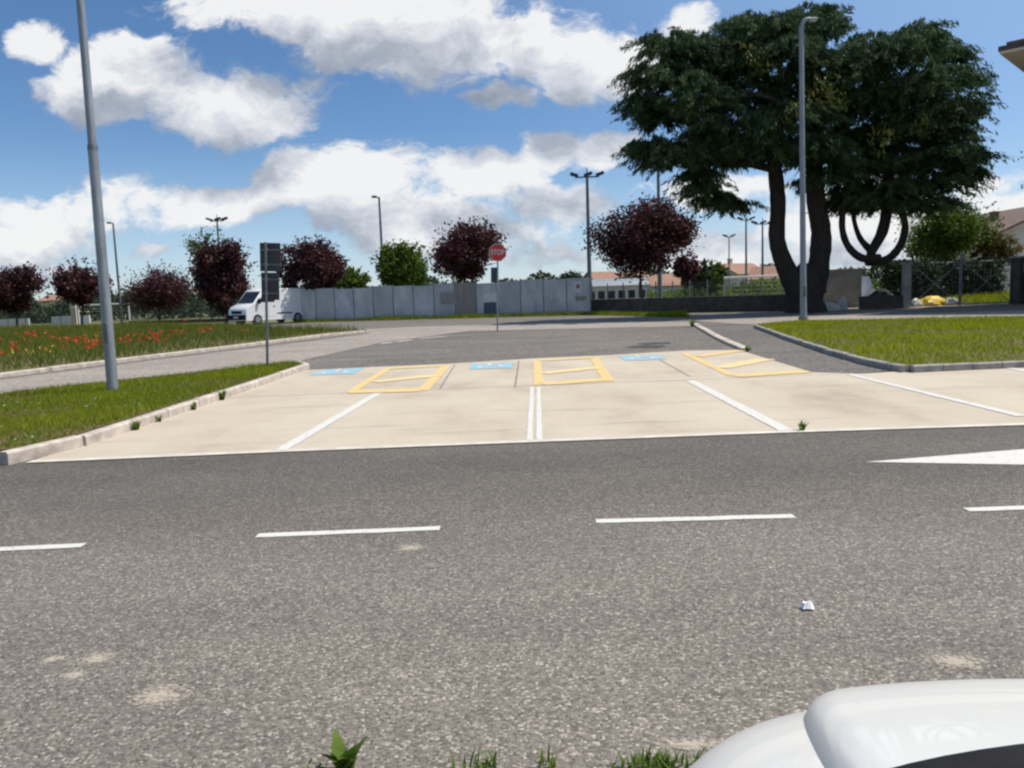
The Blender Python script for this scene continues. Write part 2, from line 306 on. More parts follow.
# ------------------------------------------------------------------ mesh helpers
class MB:
    def __init__(s): s.v = []; s.f = []
    def add(s, vs, fs):
        o = len(s.v); s.v += [tuple(map(float, p)) for p in vs]; s.f += [tuple(i + o for i in q) for q in fs]; return s
    def box(s, c, d, rz=0.0, bev=0.0):
        hx, hy, hz = d[0] / 2, d[1] / 2, d[2] / 2; ca, sa = math.cos(rz), math.sin(rz)
        if bev <= 0:
            P = [(x, y, z) for z in (-hz, hz) for (x, y) in ((-hx, -hy), (hx, -hy), (hx, hy), (-hx, hy))]
            Q = [(0, 3, 2, 1), (4, 5, 6, 7), (0, 1, 5, 4), (1, 2, 6, 5), (2, 3, 7, 6), (3, 0, 4, 7)]
        else:
            b = min(bev, hx * .45, hy * .45, hz * .45)
            def ring(z, e): return [(-hx + e, -hy, z), (hx - e, -hy, z), (hx, -hy + e, z), (hx, hy - e, z), (hx - e, hy, z), (-hx + e, hy, z), (-hx, hy - e, z), (-hx, -hy + e, z)]
            def inn(z): return [(x * (hx - b) / hx, y * (hy - b) / hy, z) for (x, y, z) in ring(z, b)]
            P = inn(-hz) + ring(-hz + b, b) + ring(hz - b, b) + inn(hz)
            Q = [tuple(range(7, -1, -1)), tuple(range(24, 32))]
            for k in range(3):
                for i in range(8):
                    j = (i + 1) % 8; Q.append((k * 8 + i, k * 8 + j, k * 8 + 8 + j, k * 8 + 8 + i))
        return s.add([(c[0] + x * ca - y * sa, c[1] + x * sa + y * ca, c[2] + z) for (x, y, z) in P], Q)
    def tube(s, pts, rad, n=8, cap=True):
        pts = [Vector(p) for p in pts]
        if not hasattr(rad, '__len__'): rad = [rad] * len(pts)
        o = len(s.v); prev = None
        for i, p in enumerate(pts):
            t = (pts[min(i + 1, len(pts) - 1)] - pts[max(i - 1, 0)]).normalized()
            if prev is None:
                a = Vector((1, 0, 0)) if abs(t.x) < .8 else Vector((0, 1, 0)); nx = (a - t * a.dot(t)).normalized()
            else: nx = (prev - t * prev.dot(t)).normalized()
            prev = nx; ny = t.cross(nx)
            for k in range(n):
                a = 2 * math.pi * k / n; q = p + (nx * math.cos(a) + ny * math.sin(a)) * rad[i]; s.v.append(tuple(q))
        for i in range(len(pts) - 1):
            for k in range(n):
                j = (k + 1) % n; s.f.append((o + i * n + k, o + i * n + j, o + (i + 1) * n + j, o + (i + 1) * n + k))
        if cap:
            s.f.append(tuple(o + k for k in range(n - 1, -1, -1))); e = o + (len(pts) - 1) * n; s.f.append(tuple(e + k for k in range(n)))
        return s
    def prism(s, outline, z0, z1):                       # outline counter-clockwise
        n = len(outline)
        return s.add([(x, y, z0) for x, y in outline] + [(x, y, z1) for x, y in outline],
                     [tuple(range(n - 1, -1, -1)), tuple(range(n, 2 * n))] + [(i, (i + 1) % n, n + (i + 1) % n, n + i) for i in range(n)])
    def extrude(s, prof, axis_o, ax, up, along, length):  # a profile (a, b) in the plane ax/up pushed by `along`
        ax, up, al, o = Vector(ax), Vector(up), Vector(along), Vector(axis_o); n = len(prof)
        P = [o + ax * a + up * b for a, b in prof]; P2 = [p + al * length for p in P]
        return s.add(P + P2, [tuple(range(n - 1, -1, -1)), tuple(range(n, 2 * n))] + [(i, (i + 1) % n, n + (i + 1) % n, n + i) for i in range(n)])
    def sheet(s, outline, z): return s.add([(p[0], p[1], z) for p in outline], [tuple(range(len(outline)))])
    def build(s, name, mtl, parent=None, smooth=False, world=False, fix=True):
        me = bpy.data.meshes.new(name); vs = s.v
        if world and parent is not None:
            l = parent.location; vs = [(x - l[0], y - l[1], z - l[2]) for x, y, z in vs]
        me.from_pydata(vs, [], s.f)
        bm = bmesh.new(); bm.from_mesh(me)
        if fix: bmesh.ops.recalc_face_normals(bm, faces=bm.faces)
        big = [f for f in bm.faces if len(f.verts) > 4]
        if big: bmesh.ops.triangulate(bm, faces=big)
        bm.to_mesh(me); bm.free()
        if smooth:
            me.shade_smooth(); me.set_sharp_from_angle(angle=math.radians(40))
        me.materials.append(M_[mtl] if isinstance(mtl, str) else mtl)
        o = bpy.data.objects.new(name, me); COL.objects.link(o)
        if parent is not None: o.parent = parent
        return o

def tag(o, label=None, cat=None, group=None, kind=None):
    for k, v in (('label', label), ('category', cat), ('group', group), ('kind', kind)):
        if v: o[k] = v
    return o
def thing(name, loc, label, cat, group=None, rz=0.0):
    o = bpy.data.objects.new(name, None); COL.objects.link(o); o.location = tuple(map(float, loc)); o.rotation_euler = (0, 0, rz)
    o.empty_display_size = .3
    return tag(o, label, cat, group)
def sheet(name, outline, z, mtl, parent=None, kind=None):
    a = sum(outline[i][0] * outline[(i + 1) % len(outline)][1] - outline[(i + 1) % len(outline)][0] * outline[i][1] for i in range(len(outline)))
    if a < 0: outline = outline[::-1]
    o = MB().sheet(outline, z).build(name, mtl, parent, fix=False)
    if kind: o['kind'] = kind
    return o
def slab(name, outline, z0, z1, mtl, kind='structure'):
    a = sum(outline[i][0] * outline[(i + 1) % len(outline)][1] - outline[(i + 1) % len(outline)][0] * outline[i][1] for i in range(len(outline)))
    if a < 0: outline = outline[::-1]
    o = MB().prism([(p[0], p[1]) for p in outline], z0, z1).build(name, mtl); o['kind'] = kind; return o

def polys(name, V, nper, mtl, tint=None, parent=None, smooth=False):
    """fast mesh of many separate little faces; V: (n*nper, 3)"""
    V = np.asarray(V, np.float32)
    if parent is not None: V = V - np.array(parent.location, np.float32)
    n = len(V) // nper
    me = bpy.data.meshes.new(name)
    me.vertices.add(len(V)); me.vertices.foreach_set('co', V.ravel())
    me.loops.add(len(V)); me.loops.foreach_set('vertex_index', np.arange(len(V), dtype=np.int32))
    me.polygons.add(n); me.polygons.foreach_set('loop_start', np.arange(0, len(V), nper, dtype=np.int32))
    me.update(calc_edges=True)
    if tint is not None:
        a = me.attributes.new('tint', 'FLOAT', 'POINT'); a.data.foreach_set('value', np.repeat(np.asarray(tint, np.float32), nper))
    me.materials.append(M_[mtl]); o = bpy.data.objects.new(name, me); COL.objects.link(o)
    if parent is not None: o.parent = parent
    return o

def unit(a): return a / np.maximum(np.linalg.norm(a, axis=1, keepdims=True), 1e-9)
def leafquads(C, size, up_bias=0.0, aspect=.55, direction=None):
    n = len(C); d = RNG.normal(size=(n, 3)) if direction is None else direction + RNG.normal(size=(n, 3)) * .35
    d[:, 2] -= up_bias; d = unit(d); w = unit(np.cross(d, RNG.normal(size=(n, 3))))
    s = (size * RNG.uniform(.6, 1.4, n))[:, None]
    a = C - d * s * .5; b = C + d * s * .5; w = w * s * aspect * .5
    return np.stack([a, C + w, b, C - w], 1).reshape(-1, 3)

def in_poly(P, poly):
    x, y = P[:, 0], P[:, 1]; r = np.zeros(len(P), bool); n = len(poly)
    for i in range(n):
        x0, y0 = poly[i][:2]; x1, y1 = poly[(i + 1) % n][:2]
        if y0 == y1: continue
        c = ((y0 > y) != (y1 > y)) & (x < (x1 - x0) * (y - y0) / (y1 - y0) + x0); r ^= c
    return r
def scatter(poly, n, clump=0.0):
    poly = np.array([p[:2] for p in poly]); lo, hi = poly.min(0), poly.max(0)
    area = abs(sum(poly[i][0] * poly[(i + 1) % len(poly)][1] - poly[(i + 1) % len(poly)][0] * poly[i][1] for i in range(len(poly)))) / 2
    k = int(n * ((hi - lo).prod() / area) * 1.1)
    P = RNG.uniform(lo, hi, (k, 2))
    if clump: P = P + RNG.normal(size=P.shape) * clump
    return P[in_poly(P, poly)][:n]
def lump(P, s, seed=0.0):                                  # smooth 0..1 patchiness over the ground
    x, y = P[:, 0] * s, P[:, 1] * s
    return .5 + .25 * (np.sin(x * 1.3 + 1.7 * np.sin(y * .9 + seed)) + np.sin(y * 1.7 + 2.1 * np.sin(x * .7 + seed * 2)))
def grass(name, poly, n, z, h, w, mtl, patch=1.0, keep=None):
    P = scatter(poly, n); pt = lump(P, patch, len(name))
    if keep is not None: P, pt = P[keep(P)], pt[keep(P)]
    k = len(P); H = h * RNG.uniform(.45, 1.25, k) * (.6 + .7 * pt)
    a = RNG.uniform(0, 2 * math.pi, k); lean = RNG.normal(size=(k, 2)) * (H * .45)[:, None]
    dx, dy = np.cos(a) * w, np.sin(a) * w
    b0 = np.stack([P[:, 0] - dx, P[:, 1] - dy, np.full(k, z)], 1); b1 = np.stack([P[:, 0] + dx, P[:, 1] + dy, np.full(k, z)], 1)
    t = np.stack([P[:, 0] + lean[:, 0], P[:, 1] + lean[:, 1], z + H], 1)
    o = polys(name, np.stack([b0, b1, t], 1).reshape(-1, 3), 3, mtl, np.clip(pt * .6 + RNG.uniform(-.1, .5, k), 0, 1))
    o['kind'] = 'stuff'; return o

def kerb(name, pts, wid, z0, z1, mtl, seg=1.0, side=1):
    """a row of kerb stones along pts; `side` 1 = the stones stand to the left of the walk"""
    mb = MB(); pts = [Vector((p[0], p[1], 0)) for p in pts]
    ds = [0]
    for a, b in zip(pts, pts[1:]): ds.append(ds[-1] + (b - a).length)
    def at(d):
        for i in range(len(pts) - 1):
            if d <= ds[i + 1] or i == len(pts) - 2:
                return pts[i].lerp(pts[i + 1], (d - ds[i]) / (ds[i + 1] - ds[i])), (pts[i + 1] - pts[i]).normalized()
    n = max(1, round(ds[-1] / seg)); st = ds[-1] / n
    for i in range(n):
        a, _ = at(i * st + .006); b, _ = at((i + 1) * st - .006); t = (b - a).normalized(); nn = Vector((-t.y, t.x, 0)) * side
        j = random.uniform(-.006, .006); zt = z1 + random.uniform(-.006, .006); c = .018
        prof = [(0 + j, z0), (wid + j, z0), (wid + j, zt - c), (wid - c + j, zt), (c + j, zt), (j, zt - c)]
        P = [tuple(q + nn * u + Vector((0, 0, w))) for q in (a, b) for u, w in prof]
        m_ = len(prof); mb.add(P, [tuple(range(m_)), tuple(range(2 * m_ - 1, m_ - 1, -1))] + [(k, k + m_, (k + 1) % m_ + m_, (k + 1) % m_) for k in range(m_)])
    o = mb.build(name, mtl); o['kind'] = 'structure'; return o

def spline(pts, n=6):
    P = [np.array(p, float) for p in pts]; P = [2 * P[0] - P[1]] + P + [2 * P[-1] - P[-2]]; out = []
    for i in range(1, len(P) - 2):
        for k in range(n):
            t = k / n; a, b, c, d = P[i - 1], P[i], P[i + 1], P[i + 2]
            out.append(.5 * ((2 * b) + (-a + c) * t + (2 * a - 5 * b + 4 * c - d) * t * t + (-a + 3 * b - 3 * c + d) * t ** 3))
    out.append(P[-2]); return out

# ------------------------------------------------------------------ the ground
sheet('ground', [(-2600, -600), (2600, -600), (2600, 4200), (-2600, 4200)], -.03, 'ground', kind='structure')
CF = [W(*p)[:2] for p in ((45, 462), (285, 450.5), (532, 440), (782, 430.5), (1024, 425))]
CFy = 8.1
road = sheet('road', [(-90, 2.36), (90, 2.36), (90, 8.3), (-90, 8.3)], 0.0, 'road', kind='structure')
sheet('near_parking', [(-60, -14), (60, -14), (60, 2.22), (-60, 2.22)], -.006, 'road', kind='structure')
sheet('side_street', [(-120, 8.31), (80, 8.31), (80, 52), (-120, 66)], -.004, 'street', kind='structure')
pw = W(310, 370); pe = W(690, 350)
far_edge = [W(*p) for p in ((306, 370.5), (389, 366.5), (448, 364), (536, 358.5), (592, 356), (682, 351), (742, 350))]
right_edge = [W(*p) for p in ((742, 351), (775, 361), (812, 372.5), (862, 374), (908, 371))]
lot = [(-5.1, 7.72), (-2.58, 7.87), (0, 7.97), (2.54, 8.05), (4.9, 8.05), (30, 8.05), (30, 13.5)] + [tuple(p[:2]) for p in (right_edge[::-1] + far_edge[::-1])]
parking_lot = sheet('parking_lot', lot, .006, 'concrete', kind='structure')
# flush pale edging between road and lot
def strip(name, a, b, w, z, mtl, parent, jag=0):
    a, b = Vector((a[0], a[1])), Vector((b[0], b[1])); t = (b - a).normalized(); n = Vector((-t.y, t.x)) * w / 2
    k = max(1, int((b - a).length / .12)) if jag else 1
    L_ = [a.lerp(b, i / k) + n * (1 + (random.uniform(-jag, jag) if jag else 0)) for i in range(k + 1)]
    R_ = [a.lerp(b, i / k) - n * (1 + (random.uniform(-jag, jag) if jag else 0)) for i in range(k + 1)]
    mb = MB(); mb.add([(p.x, p.y, z) for p in L_ + R_], [(i, k + 1 + i, k + 2 + i, i + 1) for i in range(k)])
    o = mb.build(name, mtl, parent, fix=False)
    return o
M_['edging'] = mat('edging_concrete', (.60, .55, .47), (.46, .41, .35), scale=5, rough=.85)
ed = [(-5.1, 7.70), (-2.58, 7.85), (0, 7.95), (2.54, 8.03), (4.9, 8.03), (30, 8.03)]
mb = MB()
for a, b in zip(ed, ed[1:]): mb.add([(a[0], a[1], .010), (b[0], b[1], .010), (b[0], b[1] + .13, .010), (a[0], a[1] + .13, .010)], [(0, 1, 2, 3)])
mb.build('edging_strip', 'edging', parking_lot, fix=False)
ZP = .012
def pxstrip(name, p, q, w, mtl, parent=None, z=ZP, jag=.12):
    return strip(name, W(*p), W(*q), w, z, mtl, parent or parking_lot, jag)
strip('bay_line', (-2.605, 7.93), (-2.50, 12.6), .14, ZP, 'white', parking_lot, .1)
strip('bay_line', (-.075, 8.05), (-.045, 12.66), .062, ZP, 'white', parking_lot, .12)
strip('bay_line', (.025, 8.05), (.055, 12.66), .062, ZP, 'white', parking_lot, .12)
strip('bay_line', (2.55, 8.14), (2.50, 12.85), .15, ZP, 'white', parking_lot, .1)
pxstrip('bay_line', (1022, 417), (850, 375), .13, 'white')
pxstrip('bay_line', (1090, 384), (1001, 367), .13, 'white')
# cross-hatched access aisles in yellow
def aisle(tl, tr, br, bl, stripes, open_right=False):
    pxstrip('aisle_line', bl, tl, .16, 'yellow')
    if not open_right: pxstrip('aisle_line', br, tr, .19, 'yellow')
    for k, (a, b) in enumerate(stripes): pxstrip('aisle_stripe', a, b, (.38, .44, .46)[k], 'yellow' if k != 1 else 'yellowpale', z=ZP + .003)
aisle((389, 368.5), (446, 366), (423, 391), (350, 393), [((391, 369), (445, 366.2)), ((373, 382.5), (436, 376)), ((352, 392.5), (422, 390.5))])
aisle((537, 361), (594, 358), (609, 382), (539, 385.5), [((539, 361), (594, 358)), ((541, 374), (599, 368)), ((542, 384.5), (608, 380))])
aisle((684, 353.5), (740, 351), (800, 373), (733, 376.5), [((697, 357), (741, 351)), ((718, 368.5), (766, 359.5)), ((733, 376.5), (806, 372))], True)
# blue accessible-bay panels with the white wheelchair figure
def wheel_panel(px, py):
    c = W(px, py); w, l = .90, 1.30
    pan = MB()
    n = 40; P = []
    for i in range(n):
        a = 2 * math.pi * i / n; ca, sa = math.cos(a), math.sin(a)
        k = 1 / max(abs(ca), abs(sa)); P.append((c[0] + ca * k * w / 2 * random.uniform(.94, 1.02), c[1] + sa * k * l / 2 * random.uniform(.94, 1.02)))
    p = sheet('accessible_panel', P, ZP, 'blue', parking_lot)
    s = MB(); z = ZP + .004; cx, cy = c[0], c[1]
    def bar(x0, y0, x1, y1, t):
        a, b = Vector((x0, y0)), Vector((x1, y1)); d = (b - a).normalized(); q = Vector((-d.y, d.x)) * t / 2
        s.add([(cx + v.x, cy + v.y * 1.35, z) for v in (a + q, a - q, b - q, b + q)], [(0, 1, 2, 3)])
    for i in range(18):                                     # wheel, three quarters of a ring
        a0 = math.radians(120 + i * 13); a1 = math.radians(120 + (i + 1) * 13)
        s.add([(cx - .03 + r * math.cos(a), cy + (-.14 + r * math.sin(a)) * 1.35, z) for r, a in ((.20, a0), (.26, a0), (.26, a1), (.20, a1))], [(0, 1, 2, 3)])
    s.add([(cx - .07 + .065 * math.cos(k * .785), cy + (.40 + .065 * math.sin(k * .785)) * 1.2, z) for k in range(8)], [tuple(range(8))])
    z += .001; bar(-.07, .32, -.05, .0, .09); z += .001; bar(-.05, .0, .16, -.02, .08); z += .001; bar(.15, .0, .24, -.30, .08); z += .001; bar(-.06, .20, .12, .18, .05)
    s.build('wheelchair_symbol', 'white', p, fix=False)
for q in ((338, 372), (492, 366.3), (642, 358)): wheel_panel(*q)
M_['palejoint'] = mat('pale_joint', (.53, .47, .40), (.40, .35, .29), scale=6)
strip('slab_joint', (-5.0, 12.70), (5.2, 13.14), .05, .009, 'palejoint', parking_lot, .3)
for a, b in (((519, 361), (515, 388)), ((652, 356), (690, 377)), ((455, 365), (440, 389)), ((360, 393), (300, 450))):
    if a[0] != 360: pxstrip('slab_joint', a, b, .025, 'joint', z=.0095, jag=.2)
# lane markings
for a, b in (((-60, 552.5), (84, 545.5)), ((257, 536), (440, 528.5)), ((596, 521.5), (794, 516.5)), ((966, 510), (1150, 504))):
    pxstrip('lane_dash', a, b, .088, 'white', road, .004, .10)
tri = [W(*p) for p in ((865, 462.3), (1024, 449.5), (1082, 445), (1082, 453), (1180, 449), (1180, 456), (1082, 459.5), (1082, 467), (1024, 465))]
sheet('direction_arrow', [tuple(p[:2]) for p in tri], .004, 'white', road)
def blotch(name, px, py, rx, ry, mtl, parent, z, tinted=True):
    c = W(px, py); n = 26; V = []; T = []
    ring = [(c[0] + rx * math.cos(2 * math.pi * i / n) * (1.1 + .18 * math.sin(3 * i * .24 + px) + random.uniform(-.08, .08)), c[1] + ry * math.sin(2 * math.pi * i / n) * (1.1 + .18 * math.sin(2 * i * .24 + py) + random.uniform(-.08, .08))) for i in range(n)]
    for i in range(n):
        V += [(c[0], c[1], z), (*ring[i], z), (*ring[(i + 1) % n], z)]; T += [.55, .08, .08]
    me = bpy.data.meshes.new(name); me.from_pydata(V, [], [(i, i + 1, i + 2) for i in range(0, len(V), 3)])
    a = me.attributes.new('tint', 'FLOAT', 'POINT'); a.data.foreach_set('value', T)
    me.materials.append(M_[mtl]); o = bpy.data.objects.new(name, me); COL.objects.link(o); o.parent = parent; return o
for q in ((98, 659, .09, .06), (160, 696, .12, .09), (410, 548, .10, .09), (74, 676, .07, .04), (52, 660, .06, .04), (955, 662, .12, .09), (690, 745, .12, .04)): blotch('sand_patch', *q, 'sand', road, .004)
M_['tar'] = mat('tar_patch', (.045, .043, .042), (.03, .029, .028), scale=6, rough=.7)
street = bpy.data.objects['side_street']
for q in ((648, 346.5, .55, .5), (655, 343.5, .5, .45)):
    c = W(*q[:2]); P = [(c[0] + q[2] * math.cos(k * .35) * random.uniform(.6, 1.2), c[1] + q[3] * math.sin(k * .35) * random.uniform(.6, 1.2)) for k in range(18)]
    sheet('tar_patch', P, .0035 + .0005 * (q[0] > 650), 'tar', street)
# pale carriageway band along the hoarding and the side street left of the verge
sheet('carriageway', [tuple(W(*p)[:2]) for p in ((-160, 405), (0, 380), (160, 359.5), (330, 339), (372, 333), (330, 331), (420, 326.5), (600, 322), (690, 322), (690, 326), (470, 331), (380, 343), (340, 352), (290, 363), (160, 381), (0, 397), (-160, 420))], .004, 'lightstreet', kind='structure')
for a, b in (((381, 344), (392, 342.5)), ((396, 342), (412, 340)), ((420, 339), (446, 336.5))):
    pxstrip('faded_line', a, b, .22, 'white', street, .009, .3)
# path between the white kerb and the lawn
path = [W(*p) for p in ((690, 322), (700, 330), (724, 343), (742, 351), (775, 361), (812, 372.5), (862, 374), (906, 370), (830, 351), (790, 338), (757, 326), (752, 320))]
sheet('footpath', [tuple(p[:2]) for p in path], .010, 'path', kind='structure')
pav = [W(*p) for p in ((690, 321), (752, 325), (800, 322), (1023, 318.5), (1250, 311), (1250, 304), (1024, 311), (900, 314), (800, 317))]
sheet('pavement', [tuple(p[:2]) for p in pav], .016, 'lightstreet', kind='structure')
sheet('dirt_yard', [(14.5, 42.0), (40, 41.0), (60, 75), (15, 75)], .012, 'dirt', kind='structure')

# verge left of the bays
V1 = [(-16.5, 7.90), (-9.5, 7.88), (-5.62, 7.93), (-5.40, 8.0), (-5.22, 8.25), (-5.15, 13.0), (-5.2, 18.05), (-5.75, 18.6), (-7.2, 16.6), (-9.3, 13.6), (-12.0, 10.8), (-16.5, 8.7)]
slab('grass_verge', V1, -.02, .105, 'soil')
M_['kerbdark'] = mat('kerb_dark', (.15, .145, .14), (.09, .088, .086), scale=5, rough=.88, bump=.35, bscale=60)  # darker tone than the other kerbs, for the front run only
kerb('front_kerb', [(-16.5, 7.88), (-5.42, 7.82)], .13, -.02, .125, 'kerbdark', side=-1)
kerb('verge_kerb', [(-5.36, 7.69), (-5.15, 7.82), (-5.10, 8.1), (-5.10, 13), (-5.14, 17.7), (-5.24, 18.1), (-5.6, 18.55)], .13, -.02, .125, 'kerb', side=-1)
# meadow with poppies
V2 = [tuple(W(*p)[:2]) for p in ((-40, 382.5), (0, 376.5), (160, 356.5), (325, 335.5), (366, 331.5), (300, 331), (236, 328))] + [(-34, 68), (-120, 74), (-120, 20), (-40, 15.5)]
slab('meadow_ground', V2, -.02, .09, 'soil')
kerb('meadow_kerb', [tuple(W(*p)[:2]) for p in ((-60, 386), (0, 377.5), (160, 357.5), (325, 336.5), (365, 332.5))], .22, -.02, .10, 'kerb', seg=1.6)
# lawn on the right
V3 = [tuple(W(*p, .1)[:2]) for p in ((757, 325), (790, 336.5), (830, 349), (870, 359.5), (905, 366.5), (1024, 361))] + [(30, 15.2), (30, 27)] + [tuple(W(*p, .1)[:2]) for p in ((1024, 316.5), (900, 319), (803, 320.5))]
slab('lawn', V3, -.02, .10, 'soil')
kerb('lawn_kerb', V3[:6] + [(30, 15.2)], .12, -.02, .12, 'kerbgrey', seg=.5, side=-1)
kerb('island_kerb', [tuple(W(*p)[:2]) for p in ((692, 325), (700, 330), (718, 340.5), (742, 351))], .22, -.01, .07, 'kerb', side=1)

# grass, counted by nobody
grass('verge_grass', V1, 52000, .10, .085, .006, 'grass', 1.3)
grass('lawn_grass', V3, 70000, .095, .10, .011, 'lawn', .8)
Vm = [p for p in V2 if p[1] < 60] ; Vm = [(-44, 14.2)] + V2[1:7] + [(-34, 68), (-75, 70), (-58, 30)]
grass('meadow_grass', Vm, 105000, .08, .36, .014, 'meadow', .45)
P = scatter(Vm, 1500)
cl = np.array([D(px, py, Yv)[:2] for px, py, Yv in ((97, 342, 25), (132, 342, 26), (158, 337, 31), (36, 332, 36), (12, 345, 22), (10, 338, 28), (62, 338, 29), (80, 337, 30), (145, 341, 27), (100, 343, 24.5), (190, 338, 33), (40, 330, 40))])
PP = [cl[i % len(cl)] + RNG.normal(size=2) * np.array([.42, .8]) for i in range(130)] + list(P[:45])
PP = np.array(PP); PP = PP[in_poly(PP, Vm)]
k = len(PP); C = np.stack([PP[:, 0], PP[:, 1], .09 + .36 * RNG.uniform(.8, 1.35, k)], 1)
Cq = np.repeat(C, 5, 0) + RNG.normal(size=(k * 5, 3)) * .024
o = polys('poppies', leafquads(Cq, .075, aspect=.95), 4, 'poppy', np.repeat(RNG.uniform(0, 1, k), 5)); o['kind'] = 'stuff'
PP = np.array([D(8, 346, 22)[:2] + RNG.normal(size=2) * np.array([.8, .8]) for i in range(16)]); C = np.stack([PP[:, 0], PP[:, 1], .42 + .1 * RNG.uniform(-1, 1, 16)], 1)
o = polys('yellow_flowers', leafquads(np.repeat(C, 4, 0) + RNG.normal(size=(64, 3)) * .02, .06, aspect=.9), 4, 'yflower', np.repeat(RNG.uniform(0, 1, 16), 4)); o['kind'] = 'stuff'
PP = scatter(V1, 90); PP = PP[PP[:, 1] < 13]; k = len(PP)
C = np.stack([PP[:, 0], PP[:, 1], np.full(k, .185)], 1)
M_['daisy'] = leafmat('daisy_petals', (.6, .6, .55), (.75, .75, .7), .3)
o = polys('daisies', leafquads(np.repeat(C, 3, 0) + RNG.normal(size=(3 * k, 3)) * .006, .016, aspect=1), 4, 'daisy', np.repeat(RNG.uniform(0, 1, k), 3)); o['kind'] = 'stuff'
HA, HB = np.array([-17.2, 58.6]), np.array([3.75, 51.7])
hd = (HB - HA) / np.linalg.norm(HB - HA); hn = np.array([hd[1], -hd[0]])      # hn points to the viewer
grass('roadside_grass', [HA + hn * .9, HB + hn * 1.1, W(690, 317.5)[:2], W(680, 315)[:2], HB + hn * .1, HA + hn * .1], 9000, 0, .28, .02, 'grass', .7)
grass('yard_grass', [(24.0, 46.5), (33, 46.5), (36, 60), (24, 60)], 16000, .0, .45, .02, 'lawn', .5)

def weed(px, py, z, h, n, label, leaf=.012, name='weed', spread=.6, group=None, cat='weed', Yv=None):
    c = W(px, py, z)
    if group: c[0] = -4.93
    t = thing(name, c, label, cat, group); V = []; tint = []
    for i in range(n):
        a = random.uniform(0, 2 * math.pi); H = h * random.uniform(.55, 1.05); R_ = H * spread * random.uniform(.3, 1); w = leaf * random.uniform(.7, 1.3)
        bx, by = random.uniform(-.02, .02) * h * 6, random.uniform(-.01, .01) * h * 6
        prev = None; dx, dy = math.cos(a), math.sin(a); ti = random.random()
        for s in range(6):
            u = s / 5; p = np.array([c[0] + bx + dx * R_ * u ** 1.6, c[1] + by + dy * R_ * u ** 1.6, c[2] - .01 + H * (u - .25 * u * u * spread)])
            ww = w * math.sin(math.pi * min(.97, .12 + .88 * u)) ; q = np.array([-dy, dx, 0]) * ww
            if prev is not None: V += [prev[0] - prev[1], prev[0] + prev[1], p + q, p - q]; tint.append(ti)
            prev = (p, q)
    polys('leaves', V, 4, 'weed', tint, t); return t
GW = 'weeds rooted along the kerb of the left verge'
weed(114, 431, .0, .17, 26, 'leafy weed at the foot of the left kerb, nearest the road', .016, group=GW)
weed(137, 423, .0, .14, 18, 'thin upright weed on the left kerb, second from the road', .010, group=GW)
weed(172, 411, .0, .17, 20, 'dark weed against the left kerb, third from the road', .012, group=GW)
weed(205, 401, .0, .20, 34, 'largest bushy weed against the left kerb, farthest from the road', .018, group=GW)
weed(802, 431, .0, .14, 20, 'small lone weed in the joint between concrete bays and asphalt', .015)
weed(747, 352, .0, .2, 18, 'weed growing from the path edge beside the yellow striped aisle', .02)
weed(692, 326.5, .0, .35, 26, 'weed sprouting at the tip of the pale kerb by the footpath', .03)
GT = 'grass tufts along the near edge of the road'
def tuft(px, wpx, h, n, label, leaf=.006, spread=.45):
    c = W(px, 771, 0); t = thing('grass_tuft', c, label, 'grass tuft', GT); V = []; tint = []
    for i in range(n):
        a = random.uniform(0, 2 * math.pi); H = h * random.uniform(.4, 1.0); R_ = H * spread * random.uniform(.2, 1.2); w = leaf * random.uniform(.6, 1.3)
        bx = max(-1.3, min(1.3, random.gauss(0, .55))) * wpx * .0018; by = random.uniform(-.05, .05); dx, dy = math.cos(a), math.sin(a); prev = None; ti = random.random()
        for s in range(7):
            u = s / 6; p = np.array([c[0] + bx + dx * R_ * u ** 1.8, c[1] + by + dy * R_ * u ** 1.8, -.01 + H * (u - .2 * u * u)])
            q = np.array([-dy, dx, 0]) * w * (1 - u ** 2.2 * .97)
            if prev is not None: V += [prev[0] - prev[1], prev[0] + prev[1], p + q, p - q]; tint.append(ti)
            prev = (p, q)
    polys('blades', V, 4, 'weed', tint, t)
weed(345, 773, 0, .19, 13, 'broad-leaved dock weed at the near road edge, left of the grass tufts', .021, spread=.75)
tuft(318, 30, .05, 26, 'low sparse tuft beside the broad-leaved weed at the near road edge', .005)
tuft(478, 34, .105, 34, 'tall thin grass tuft at the near road edge, left of centre')
tuft(549, 16, .09, 22, 'narrow pointed grass tuft at the near road edge, right of centre')
tuft(652, 62, .095, 110, 'wide dense grass tuft at the near road edge beside the white car')

# crumpled scrap of paper on the road
c = W(807, 609); mb = MB()
random.seed(3)
g = [[(c[0] + (i - 2) * .014 * (1.1 - .12 * abs(j - 2)) + random.uniform(-.004, .004), c[1] + (j - 2) * .013 + random.uniform(-.004, .004), .004 + (.030 if 0 < i < 4 and 0 < j < 4 else .006) * random.uniform(.5, 1.2)) for j in range(5)] for i in range(5)]
mb.add([p for r in g for p in r], [(i * 5 + j, i * 5 + j + 1, i * 5 + j + 6, i * 5 + j + 5) for i in range(4) for j in range(4)])
tag(mb.build('paper_scrap', 'paper', fix=False), 'small crumpled white scrap of paper lying on the asphalt', 'litter')
random.seed(5)

